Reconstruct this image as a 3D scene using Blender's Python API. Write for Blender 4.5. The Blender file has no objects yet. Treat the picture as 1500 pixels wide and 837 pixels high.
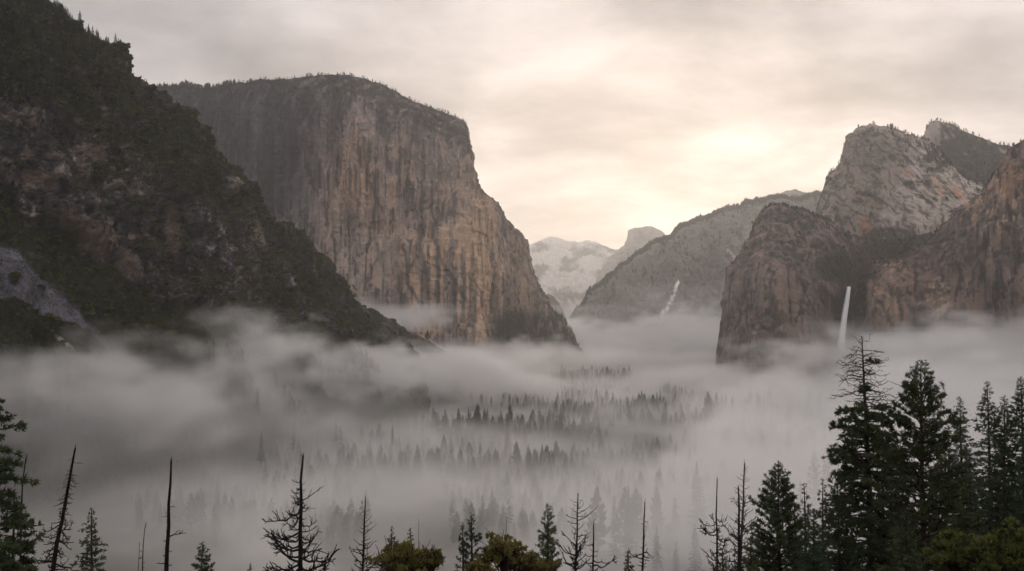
import bpy, math, random
import numpy as np

# ------------------------------------------------------------------ camera, world, sun
scene = bpy.context.scene
COL = scene.collection
CAM_H = 180.0
F_PX = 1441.0
PITCH = math.atan(51.5 / F_PX)
cam_d = bpy.data.cameras.new('camera')
cam = bpy.data.objects.new('camera', cam_d)
COL.objects.link(cam)
cam.location = (0, 0, CAM_H)
cam.rotation_euler = (math.pi / 2 + PITCH, 0, 0)
cam_d.sensor_width = 36.0
cam_d.lens = 36.0 * F_PX / 1500.0
cam_d.clip_start = 0.5
cam_d.clip_end = 60000.0
scene.camera = cam

SUN_EL = math.radians(6.5)
SUN_AZ = math.radians(9.0)          # to the right of the view axis (+Y)

w = bpy.data.worlds.new('World')
scene.world = w
w.use_nodes = True
nt = w.node_tree
nt.nodes.clear()


def N(nt, t, **kw):
    n = nt.nodes.new(t)
    for k, v in kw.items():
        if k.startswith('i_'):
            key = k[2:]
            n.inputs[int(key) if key.isdigit() else key.replace('_', ' ')].default_value = v
        else:
            setattr(n, k, v)
    return n


def ramp(nt, stops, fac=None, interp='LINEAR'):
    r = nt.nodes.new('ShaderNodeValToRGB')
    cr = r.color_ramp
    cr.interpolation = interp
    while len(cr.elements) < len(stops):
        cr.elements.new(0.5)
    for e, (p, c) in zip(cr.elements, stops):
        e.position = p
        e.color = (c[0], c[1], c[2], 1) if hasattr(c, '__len__') else (c, c, c, 1)
    if fac is not None:
        nt.links.new(fac, r.inputs[0])
    return r.outputs[0]


def M(nt, op, a, b=None, c=None, clamp=False):
    n = nt.nodes.new('ShaderNodeMath')
    n.operation = op
    n.use_clamp = clamp
    for i, v in enumerate((a, b, c)):
        if v is None:
            continue
        if hasattr(v, 'links'):
            nt.links.new(v, n.inputs[i])
        else:
            n.inputs[i].default_value = v
    return n.outputs[0]


def MIX(nt, fac, a, b, mode='MIX'):
    n = nt.nodes.new('ShaderNodeMix')
    n.data_type = 'RGBA'
    n.blend_type = mode
    for s, v in ((0, fac), (6, a), (7, b)):
        if hasattr(v, 'links'):
            nt.links.new(v, n.inputs[s])
        elif hasattr(v, '__len__'):
            n.inputs[s].default_value = (v[0], v[1], v[2], 1)
        else:
            n.inputs[s].default_value = v
    return n.outputs[2]


def build_world():
    tc = N(nt, 'ShaderNodeTexCoord')
    vec = tc.outputs['Generated']
    sky = N(nt, 'ShaderNodeTexSky', sky_type='NISHITA', sun_disc=False,
            sun_elevation=SUN_EL, sun_rotation=SUN_AZ)
    sk = MIX(nt, 1.0, sky.outputs[0], (0.10, 0.10, 0.10), 'MULTIPLY')
    nrm = N(nt, 'ShaderNodeVectorMath', operation='NORMALIZE')
    nt.links.new(vec, nrm.inputs[0])
    sep = N(nt, 'ShaderNodeSeparateXYZ')
    nt.links.new(nrm.outputs[0], sep.inputs[0])
    z = sep.outputs[2]
    # cloud sheet: direction projected on a ceiling
    zz = M(nt, 'ADD', M(nt, 'ABSOLUTE', z), 0.26)
    cx = M(nt, 'DIVIDE', sep.outputs[0], zz)
    cy = M(nt, 'DIVIDE', sep.outputs[1], zz)
    cmb = N(nt, 'ShaderNodeCombineXYZ')
    nt.links.new(cx, cmb.inputs[0])
    nt.links.new(cy, cmb.inputs[1])
    n1 = N(nt, 'ShaderNodeTexNoise', i_Scale=2.6, i_Detail=9.0, i_Roughness=0.56, i_Distortion=0.15)
    mp = N(nt, 'ShaderNodeMapping')
    mp.inputs['Scale'].default_value = (0.8, 1.0, 1)
    mp.inputs['Location'].default_value = (7.9, 1.3, 0)
    mp.inputs['Rotation'].default_value = (0, 0, math.radians(14))
    nt.links.new(cmb.outputs[0], mp.inputs[0])
    nt.links.new(mp.outputs[0], n1.inputs[0])
    n2 = N(nt, 'ShaderNodeTexNoise', i_Scale=0.42, i_Detail=4.0, i_Roughness=0.5)
    nt.links.new(mp.outputs[0], n2.inputs[0])
    # closeness to the veiled sun
    sd = (math.sin(SUN_AZ) * math.cos(SUN_EL), math.cos(SUN_AZ) * math.cos(SUN_EL), math.sin(SUN_EL))
    # squash vertical so the glow lies along the horizon
    dv = N(nt, 'ShaderNodeVectorMath', operation='SUBTRACT')
    nt.links.new(nrm.outputs[0], dv.inputs[0])
    dv.inputs[1].default_value = (sd[0], sd[1], sd[2] - 0.01)
    sc_ = N(nt, 'ShaderNodeVectorMath', operation='MULTIPLY')
    nt.links.new(dv.outputs[0], sc_.inputs[0])
    sc_.inputs[1].default_value = (0.85, 0.85, 1.7)
    ln = N(nt, 'ShaderNodeVectorMath', operation='LENGTH')
    nt.links.new(sc_.outputs[0], ln.inputs[0])
    d = ln.outputs['Value']
    base = ramp(nt, [(0.0, (0.86, 0.72, 0.61)), (0.045, (0.82, 0.69, 0.59)), (0.09, (0.74, 0.625, 0.55)), (0.16, (0.60, 0.517, 0.475)),
                     (0.26, (0.42, 0.385, 0.378)), (0.45, (0.45, 0.43, 0.435)), (0.7, (0.82, 0.775, 0.785)), (1.0, (0.50, 0.48, 0.50))], M(nt, 'MULTIPLY', d, 0.5))
    cl = ramp(nt, [(0.32, 0.66), (0.43, 0.84), (0.51, 1.0), (0.64, 1.28)], n1.outputs[0])
    cl2 = ramp(nt, [(0.3, 0.85), (0.7, 1.12)], n2.outputs[0])
    c = MIX(nt, 1.0, base, cl, 'MULTIPLY')
    c = MIX(nt, 1.0, c, cl2, 'MULTIPLY')
    c = MIX(nt, 0.03, c, sk)
    # below the horizon: dull ground tone
    hz = ramp(nt, [(0.0, 0.0), (0.04, 1.0)], M(nt, 'ADD', z, 0.03))
    c = MIX(nt, hz, (0.22, 0.20, 0.19), c)
    bg = N(nt, 'ShaderNodeBackground', i_Strength=1.0)
    nt.links.new(c, bg.inputs[0])
    out = N(nt, 'ShaderNodeOutputWorld')
    nt.links.new(bg.outputs[0], out.inputs[0])


build_world()
w.cycles.sampling_method = 'MANUAL'
w.cycles.sample_map_resolution = 512

sl = bpy.data.lights.new('sun', 'SUN')
sl.energy = 0.6
sl.angle = math.radians(14)
sl.color = (1.0, 0.86, 0.70)
so = bpy.data.objects.new('sun', sl)
COL.objects.link(so)
so.location = (300, 0, 900)
so.rotation_euler = (math.pi / 2 - SUN_EL, 0, math.pi - SUN_AZ)

vs = scene.view_settings
vs.view_transform = 'Standard'
vs.look = 'None'
vs.exposure = 0.45
vs.gamma = 1.0
vs.use_curve_mapping = False

cy = scene.cycles
cy.use_denoising = True
cy.use_adaptive_sampling = True
cy.adaptive_threshold = 0.04
cy.adaptive_min_samples = 16
cy.max_bounces = 5
cy.diffuse_bounces = 2
cy.glossy_bounces = 1
cy.transmission_bounces = 2
cy.transparent_max_bounces = 8
cy.volume_bounces = 3
cy.volume_step_rate = 1.0
cy.volume_max_steps = 256
cy.use_fast_gi = False

# ------------------------------------------------------------------ helpers
rng = np.random.default_rng(7)
random.seed(7)
CP, SP = math.cos(PITCH), math.sin(PITCH)


def at(px, py, Y):
    """Point of the world at ground distance Y along the valley seen at a photo pixel."""
    px, py, Y = np.broadcast_arrays(np.asarray(px, float), np.asarray(py, float), np.asarray(Y, float))
    u = (px - 750.0) / F_PX
    v = -(py - 418.5) / F_PX
    dy = CP - v * SP
    dz = SP + v * CP
    s = Y / dy
    return np.stack([u * s, Y, CAM_H + dz * s], -1)


def to_px(P):
    dx, dy, dz = P[..., 0], P[..., 1], P[..., 2] - CAM_H
    f = dy * CP + dz * SP
    v = -dy * SP + dz * CP
    f = np.maximum(f, 1e-3)
    return 750 + F_PX * dx / f, 418.5 - F_PX * v / f


_perm = np.random.default_rng(11).permutation(256).astype(np.int32)
_perm = np.concatenate([_perm, _perm, _perm])
_g = np.random.default_rng(12).normal(size=(256, 3)).astype(np.float32)
_g /= np.linalg.norm(_g, axis=1)[:, None]


def noise(x, y, z):
    x = np.asarray(x, np.float32); y = np.asarray(y, np.float32); z = np.asarray(z, np.float32)
    x, y, z = np.broadcast_arrays(x, y, z)
    xi = np.floor(x); yi = np.floor(y); zi = np.floor(z)
    xf = x - xi; yf = y - yi; zf = z - zi
    X = xi.astype(np.int32) & 255; Y = yi.astype(np.int32) & 255; Z = zi.astype(np.int32) & 255
    fx = xf * xf * xf * (xf * (xf * 6 - 15) + 10)
    fy = yf * yf * yf * (yf * (yf * 6 - 15) + 10)
    fz = zf * zf * zf * (zf * (zf * 6 - 15) + 10)

    def gr(i, j, k):
        h = _perm[_perm[_perm[X + i] + Y + j] + Z + k]
        g = _g[h]
        return g[..., 0] * (xf - i) + g[..., 1] * (yf - j) + g[..., 2] * (zf - k)
    a = gr(0, 0, 0); a += fx * (gr(1, 0, 0) - a)
    b = gr(0, 1, 0); b += fx * (gr(1, 1, 0) - b)
    c = gr(0, 0, 1); c += fx * (gr(1, 0, 1) - c)
    d = gr(0, 1, 1); d += fx * (gr(1, 1, 1) - d)
    a += fy * (b - a); c += fy * (d - c)
    return (a + fz * (c - a)) * 1.6


def fbm(P, scale, octs=4, rough=0.5, seed=0.0, ridged=False):
    """scale: size in metres (one number or three)."""
    s = np.ones(3) * np.asarray(scale, float)
    x = P[..., 0] / s[0] + seed * 17.3; y = P[..., 1] / s[1] + seed * 5.1; z = P[..., 2] / s[2] - seed * 9.7
    o = 0; a = 1.0; t = 0
    for i in range(octs):
        n = noise(x, y, z)
        if ridged:
            n = 1 - 2 * np.abs(n)
        o = o + a * n; t += a
        a *= rough
        x = x * 2.03 + 3.7; y = y * 2.03 + 1.3; z = z * 2.03 + 7.1
    return o / t


def sstep(a, b, x):
    t = np.clip((x - a) / (b - a), 0, 1)
    return t * t * (3 - 2 * t)


def mesh_np(name, verts, faces=None, quads=None, tris=None, smooth=False):
    me = bpy.data.meshes.new(name)
    verts = np.ascontiguousarray(verts, dtype=np.float32).reshape(-1, 3)
    me.vertices.add(len(verts))
    me.vertices.foreach_set('co', verts.ravel())
    parts = []
    if quads is not None and len(quads):
        parts.append(np.asarray(quads, np.int32))
    if tris is not None and len(tris):
        parts.append(np.asarray(tris, np.int32))
    if parts:
        loops = np.concatenate([p.ravel() for p in parts])
        tot = np.concatenate([np.full(len(p), p.shape[1], np.int32) for p in parts])
        start = np.concatenate([[0], np.cumsum(tot)[:-1]]).astype(np.int32)
        me.loops.add(len(loops))
        me.loops.foreach_set('vertex_index', loops.astype(np.int32))
        me.polygons.add(len(tot))
        me.polygons.foreach_set('loop_start', start)
        me.update(calc_edges=True)
        me.polygons.foreach_set('use_smooth', np.full(len(tot), smooth, bool))
    me.update()
    return me


def grid_quads(nr, nc):
    i = np.arange(nr * nc).reshape(nr, nc)
    return np.stack([i[:-1, :-1], i[:-1, 1:], i[1:, 1:], i[1:, :-1]], -1).reshape(-1, 4)


def set_attr(me, name, data):
    data = np.asarray(data, np.float32)
    if data.ndim == 2:
        if data.shape[1] == 3:
            data = np.concatenate([data, np.ones((len(data), 1), np.float32)], 1)
        a = me.attributes.new(name, 'FLOAT_COLOR', 'POINT')
        a.data.foreach_set('color', np.ascontiguousarray(data).ravel())
    else:
        a = me.attributes.new(name, 'FLOAT', 'POINT')
        a.data.foreach_set('value', np.ascontiguousarray(data))


def link(name, me, mat=None, parent=None, label=None, cat=None, group=None, kind=None, loc=None):
    o = bpy.data.objects.new(name, me)
    COL.objects.link(o)
    if mat is not None and me is not None and not me.materials:
        me.materials.append(mat)
    if parent is not None:
        o.parent = parent
    if loc is not None:
        o.location = loc
    tag(o, label, cat, group, kind)
    return o


def tag(o, label=None, cat=None, group=None, kind=None):
    if label: o['label'] = label
    if cat: o['category'] = cat
    if group: o['group'] = group
    if kind: o['kind'] = kind


# ------------------------------------------------------------------ materials
def new_mat(name):
    m = bpy.data.materials.new(name)
    m.use_nodes = True
    t = m.node_tree
    t.nodes.clear()
    out = t.nodes.new('ShaderNodeOutputMaterial')
    return m, t, out


def terrain_mat(name, fine=6.0, bump=1.0, vstretch=4.0, contrast=0.35, rough=0.95):
    """colour comes from the mesh (what the ground is made of), broken up by fine procedural grain and bump"""
    m, t, out = new_mat(name)
    at_ = N(t, 'ShaderNodeAttribute', attribute_name='col')
    geo = N(t, 'ShaderNodeNewGeometry')
    mp = N(t, 'ShaderNodeMapping')
    mp.inputs['Scale'].default_value = (1 / fine, 1 / fine, 1 / (fine * vstretch))
    t.links.new(geo.outputs['Position'], mp.inputs[0])
    n1 = N(t, 'ShaderNodeTexNoise', i_Scale=1.0, i_Detail=6.0, i_Roughness=0.65)
    t.links.new(mp.outputs[0], n1.inputs[0])
    mp2 = N(t, 'ShaderNodeMapping')
    mp2.inputs['Scale'].default_value = (1 / (fine * 3), 1 / (fine * 3), 1 / (fine * 2.2))
    t.links.new(geo.outputs['Position'], mp2.inputs[0])
    v1 = N(t, 'ShaderNodeTexVoronoi', feature='DISTANCE_TO_EDGE', i_Scale=1.0)
    t.links.new(mp2.outputs[0], v1.inputs[0])
    crack = ramp(t, [(0.0, 1 - contrast * 0.9), (0.05, 1.0)], v1.outputs['Distance'])
    g = ramp(t, [(0.25, 1 - contrast), (0.5, 1.0), (0.75, 1 + contrast)], n1.outputs[0])
    c = MIX(t, 1.0, at_.outputs['Color'], g, 'MULTIPLY')
    c = MIX(t, 1.0, c, crack, 'MULTIPLY')
    b = N(t, 'ShaderNodeBump', i_Strength=0.9, i_Distance=bump)
    h = M(t, 'ADD', n1.outputs[0], M(t, 'MULTIPLY', M(t, 'MINIMUM', v1.outputs['Distance'], 0.15), 1.5))
    t.links.new(h, b.inputs['Height'])
    p = N(t, 'ShaderNodeBsdfPrincipled', i_Roughness=rough)
    p.inputs['Specular IOR Level'].default_value = 0.15
    t.links.new(c, p.inputs['Base Color'])
    t.links.new(b.outputs[0], p.inputs['Normal'])
    t.links.new(p.outputs[0], out.inputs[0])
    return m


def leaf_mat(name, c1, c2, scale=1.0, trans=0.15, rand=0.25):
    m, t, out = new_mat(name)
    geo = N(t, 'ShaderNodeNewGeometry')
    n = N(t, 'ShaderNodeTexNoise', i_Scale=scale, i_Detail=3.0)
    t.links.new(geo.outputs['Position'], n.inputs[0])
    c = ramp(t, [(0.3, c1), (0.7, c2)], n.outputs[0])
    oi = N(t, 'ShaderNodeObjectInfo')
    v = M(t, 'ADD', M(t, 'MULTIPLY', oi.outputs['Random'], 2 * rand), 1 - rand)
    cc = N(t, 'ShaderNodeCombineColor')
    for i in range(3):
        t.links.new(v, cc.inputs[i])
    c = MIX(t, 1.0, c, cc.outputs[0], 'MULTIPLY')
    d = N(t, 'ShaderNodeBsdfDiffuse')
    t.links.new(c, d.inputs[0])
    tr = N(t, 'ShaderNodeBsdfTranslucent')
    t.links.new(c, tr.inputs[0])
    mx = N(t, 'ShaderNodeMixShader', i_0=trans)
    t.links.new(d.outputs[0], mx.inputs[1])
    t.links.new(tr.outputs[0], mx.inputs[2])
    t.links.new(mx.outputs[0], out.inputs[0])
    return m


def bark_mat(name, c1, c2):
    m, t, out = new_mat(name)
    tc = N(t, 'ShaderNodeTexCoord')
    mp = N(t, 'ShaderNodeMapping')
    mp.inputs['Scale'].default_value = (7, 7, 1.3)
    t.links.new(tc.outputs['Object'], mp.inputs[0])
    n = N(t, 'ShaderNodeTexNoise', i_Scale=1.0, i_Detail=5.0, i_Roughness=0.6)
    t.links.new(mp.outputs[0], n.inputs[0])
    c = ramp(t, [(0.35, c1), (0.65, c2)], n.outputs[0])
    b = N(t, 'ShaderNodeBump', i_Strength=0.6, i_Distance=0.05)
    t.links.new(n.outputs[0], b.inputs['Height'])
    p = N(t, 'ShaderNodeBsdfPrincipled', i_Roughness=0.9)
    p.inputs['Specular IOR Level'].default_value = 0.1
    t.links.new(c, p.inputs['Base Color'])
    t.links.new(b.outputs[0], p.inputs['Normal'])
    t.links.new(p.outputs[0], out.inputs[0])
    return m


MAT = {}
MAT['rock_near'] = terrain_mat('dark_rock_and_brush', 3.5, 1.6, 1.6, 0.4)
MAT['granite'] = terrain_mat('streaked_granite', 9.0, 1.6, 9.0, 0.16)
MAT['far'] = terrain_mat('far_granite_and_forest', 30.0, 8.0, 2.0, 0.22)
MAT['scree'] = bark_mat('grey_scree_rock', (0.035, 0.034, 0.037), (0.11, 0.105, 0.11))
MAT['ground'] = terrain_mat('forest_floor', 6.0, 0.8, 1.0, 0.4)
MAT['conifer'] = leaf_mat('conifer_needles', (0.040, 0.055, 0.031), (0.100, 0.120, 0.061), 0.7)
MAT['conifer_dark'] = leaf_mat('dark_conifer_needles', (0.029, 0.046, 0.031), (0.078, 0.097, 0.054), 0.7)
MAT['pine'] = leaf_mat('pine_needles', (0.049, 0.065, 0.035), (0.119, 0.131, 0.065), 0.8)
MAT['grey_conifer'] = leaf_mat('grey_green_needles', (0.043, 0.058, 0.043), (0.089, 0.103, 0.074), 0.7)
MAT['dead_needles'] = leaf_mat('rusty_dead_needles', (0.050, 0.028, 0.018), (0.095, 0.055, 0.035), 0.7)
MAT['oak'] = leaf_mat('yellow_green_oak_leaves', (0.085, 0.082, 0.030), (0.215, 0.185, 0.062), 1.2, 0.3)
MAT['shrub'] = leaf_mat('green_shrub_leaves', (0.060, 0.075, 0.024), (0.140, 0.155, 0.050), 1.4, 0.25)
MAT['brush'] = leaf_mat('mountain_brush', (0.044, 0.052, 0.020), (0.105, 0.112, 0.038), 0.06, 0.1, 0.4)
MAT['far_trees'] = leaf_mat('far_tree_needles', (0.018, 0.026, 0.016), (0.040, 0.050, 0.028), 0.05, 0.1, 0.35)
MAT['bark'] = bark_mat('brown_bark', (0.018, 0.013, 0.010), (0.055, 0.040, 0.030))
MAT['burnt'] = bark_mat('burnt_bark', (0.006, 0.005, 0.005), (0.028, 0.024, 0.022))
MAT['dead'] = bark_mat('weathered_dead_wood', (0.030, 0.026, 0.023), (0.085, 0.075, 0.066))


# ------------------------------------------------------------------ the ground sheet
def ground_z(x, y):
    """height of the valley side and floor (metres above the valley floor)"""
    x = np.asarray(x, float); y = np.asarray(y, float)
    ys = np.array([-3000, -200, -30, 3, 9, 40, 90, 150, 250, 400, 560, 720, 900, 1200])
    zs = np.array([420, 230, 182, 178.3, 172, 152, 134, 117, 97, 70, 38, 12, 2, 0])
    z = np.interp(y, ys, zs)
    P = np.stack(np.broadcast_arrays(x, y, 0 * x), -1)
    amp = np.clip((y - 20) / 300, 0, 1)
    z = z + amp * (fbm(P, 180, 3, 0.5, 3.0) * 10 * np.clip((1100 - y) / 600, 0.25, 1)) + amp * 1.5 * fbm(P, 25, 2, 0.5, 4.0)
    # valley sides rise to either hand, far past the cliffs
    side = np.clip((np.abs(x) - (900 + 0.35 * np.maximum(y, 0))) / 3000, 0, 1)
    return z + side ** 1.3 * 700


def graded(a, b, n, c=0.0, p=2.5):
    t = np.linspace(-1, 1, n)
    s = np.sign(t) * np.abs(t) ** p
    return np.where(s < 0, c + (c - a) * s, c + (b - c) * s)


def build_ground():
    xs = graded(-16000, 16000, 420, 0, 2.6)
    ys = np.concatenate([graded(-3000, 26000, 620, 300, 2.8)])
    X, Y = np.meshgrid(xs, ys)
    Z = ground_z(X, Y)
    P = np.stack([X, Y, Z], -1).reshape(-1, 3)
    n = fbm(P, 90, 3, 0.5, 1.0); n2 = fbm(P, 400, 3, 0.5, 2.0)
    c = np.array([0.040, 0.038, 0.026]) * (1 + 0.5 * n[:, None])
    mead = sstep(0.15, 0.3, n2)[:, None]
    c = c * (1 - mead) + np.array([0.085, 0.078, 0.040]) * mead
    me = mesh_np('ground', P, quads=grid_quads(len(ys), len(xs)), smooth=True)
    set_attr(me, 'col', np.clip(c, 0.005, 1))
    link('ground', me, MAT['ground'], label='dark forest floor and meadow of the foggy valley below the viewpoint',
         cat='ground', kind='structure')


build_ground()


# ------------------------------------------------------------------ mountains
def loft(rails, nu, nvs, profs, back, nb, back_z=0.0, jag=0.0, seed=0.0, jag_px=30.0):
    """rails: list of station lists; station = (px, py, Y) or (px, None, Y, z).  Rows run from behind, over the rim, down the face."""
    R = []
    for r in rails:
        pts = []
        for s in r:
            if s[1] is None:
                u = (s[0] - 750) / F_PX
                # solve x so that the point at height z, distance Y sits at photo column px
                dz = s[3] - CAM_H
                f = s[2] * CP + dz * SP
                pts.append((u * f, s[2], s[3]))
            else:
                pts.append(tuple(at(s[0], s[1], s[2])))
        R.append(np.array(pts))
    ref = np.array([(s[0], s[1] if s[1] is not None else 500) for s in rails[0]], float)
    d = np.concatenate([[0], np.cumsum(np.hypot(*np.diff(ref, axis=0).T) + 1e-3)])
    d /= d[-1]
    uu = np.linspace(0, 1, nu)

    def res(A):
        o = np.stack([np.interp(uu, d, A[:, k]) for k in range(3)], -1)
        k = max(1, nu // 160)
        ker = np.ones(2 * k + 1) / (2 * k + 1)
        pad = np.concatenate([np.repeat(o[:1], k, 0), o, np.repeat(o[-1:], k, 0)])
        return np.stack([np.convolve(pad[:, i], ker, 'valid') for i in range(3)], -1)
    S = [res(A) for A in R]
    if jag:
        L = S[0][:, 1] / F_PX
        q = np.stack([uu * d.size * 0 + np.interp(uu, d, ref[:, 0]), np.interp(uu, d, ref[:, 1]), 0 * uu + seed], -1)
        S[0][:, 2] += jag * L * (fbm(q, jag_px, 4, 0.6, seed))
    rows = []
    rim = S[0]
    for k in range(nb, 0, -1):
        t = k / nb
        p = rim.copy()
        p[:, 1] += back * t
        p[:, 0] *= (1 + back * t / rim[:, 1] * 0.9)
        p[:, 2] = back_z + (rim[:, 2] - back_z) * (1 - t ** 1.6)
        rows.append(p)
    v_of = [-(k / nb) for k in range(nb, 0, -1)]
    for i in range(len(S) - 1):
        A, B = S[i], S[i + 1]
        n = nvs[i]
        for k in range(n):
            v = k / n
            h = profs[i](v)
            p = A + (B - A) * np.array([h, h, v])
            rows.append(p)
            v_of.append(i + v)
    rows.append(S[-1]); v_of.append(len(S) - 1.0)
    G = np.stack(rows)
    V = np.repeat(np.array(v_of)[:, None], nu, 1)
    U = np.repeat(uu[None], len(rows), 0)
    return G, V, U


def grid_normals(G):
    du = np.gradient(G, axis=1); dv = np.gradient(G, axis=0)
    n = np.cross(dv, du)
    n /= np.linalg.norm(n, axis=-1)[..., None] + 1e-9
    return n


def smooth2(A, k):
    """box blur of a scalar or vector grid"""
    for ax in (0, 1):
        ker = 2 * k + 1
        pad = [(0, 0)] * A.ndim; pad[ax] = (k + 1, k)
        c = np.cumsum(np.pad(A, pad, mode='edge'), axis=ax)
        hi = np.take(c, np.arange(ker, c.shape[ax]), axis=ax)
        lo = np.take(c, np.arange(0, c.shape[ax] - ker), axis=ax)
        A = (hi - lo) / ker
    return A


def lin(r, g, b):
    """albedo triple from an 8-bit swatch"""
    c = np.array([r, g, b], float) / 255
    return np.where(c <= 0.04045, c / 12.92, ((c + 0.055) / 1.055) ** 2.4)


def mixc(c, col, m):
    m = np.clip(m, 0, 1)[..., None]
    return c * (1 - m) + np.asarray(col) * m


def seg_mask(px, py, pts, width, soft):
    """closeness to a polyline traced on the rock"""
    best = np.full(px.shape, 1e9)
    for (x0, y0, w0), (x1, y1, w1) in zip(pts[:-1], pts[1:]):
        dx, dy = x1 - x0, y1 - y0
        t = np.clip(((px - x0) * dx + (py - y0) * dy) / (dx * dx + dy * dy), 0, 1)
        d = np.hypot(px - x0 - t * dx, py - y0 - t * dy) / (w0 + (w1 - w0) * t)
        best = np.minimum(best, d)
    return 1 - sstep(width, width + soft, best)


def ell(px, py, cx, cy, rx, ry, rot=0):
    c, s = math.cos(math.radians(rot)), math.sin(math.radians(rot))
    x = (px - cx) * c + (py - cy) * s; y = -(px - cx) * s + (py - cy) * c
    return 1 - sstep(0.55, 1.15, np.hypot(x / rx, y / ry))


SURF = {}


def finish(name, key, G, col, mat, label, cat='mountain'):
    me = mesh_np(name, G.reshape(-1, 3), quads=grid_quads(*G.shape[:2]), smooth=True)
    if key in ('elcap', 'cath', 'mid', 'left', 'high'):
        mean = col[G.shape[0] // 5:].mean()
        lum = np.clip(col.mean(-1, keepdims=True), 0.004, None)
        col = col * np.clip(lum / mean, 0.1, 2.0) ** {'elcap': 0.8, 'mid': 0.6}.get(key, 0.7)
    set_attr(me, 'col', np.clip(col, 0.004, 0.9).reshape(-1, 3))
    o = link(name, me, mat, label=label, cat=cat, kind='structure')
    return o


def cliff_relief(G, V, amp=1.0, seed=0.0, diag=0.0, fl=30.0):
    """granite relief: buttresses, vertical flutes, exfoliation ledges and joints"""
    nrm = grid_normals(G)
    nrm = smooth2(nrm, 6)
    nrm /= np.linalg.norm(nrm, axis=-1)[..., None] + 1e-9
    Q = G.copy()
    Q[..., 0] += diag * G[..., 2]
    big = fbm(Q, (220, 220, 420), 3, 0.5, seed)
    flute = fbm(Q, (fl, fl, fl * 26), 4, 0.55, seed + 1, ridged=True)
    mid = fbm(Q, (60, 60, 110), 4, 0.55, seed + 2)
    # stepped slabs
    st = fbm(Q, (90, 90, 160), 3, 0.5, seed + 3) * 5
    fs = st - np.floor(st)
    slab = (np.floor(st) + sstep(0.0, 0.22, fs)) / 5
    led = fbm(Q, (80, 80, 26), 3, 0.5, seed + 4, ridged=True)
    fine = fbm(Q, (14, 14, 30), 3, 0.6, seed + 5, ridged=True)
    zn = 0.25 + 0.75 * sstep(-0.2, 0.25, fbm(Q, (140, 140, 220), 3, 0.5, seed + 6))
    fine = fine * zn; flute = flute * zn
    d = amp * (34 * big + 15 * flute + 14 * mid + 34 * slab + 3.5 * np.maximum(led, 0) + 1.8 * fine)
    fade = np.where(V < 0, 0.5, 0.35 + 0.65 * sstep(0.0, 0.08, V))
    d = d * fade
    return G + nrm * d[..., None], nrm, dict(flute=flute, slab=fs, led=led, fine=fine, mid=mid, big=big)


def steep(v):
    return 0.55 * (1 - math.exp(-v * 9)) + 0.45 * v ** 1.8


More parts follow.
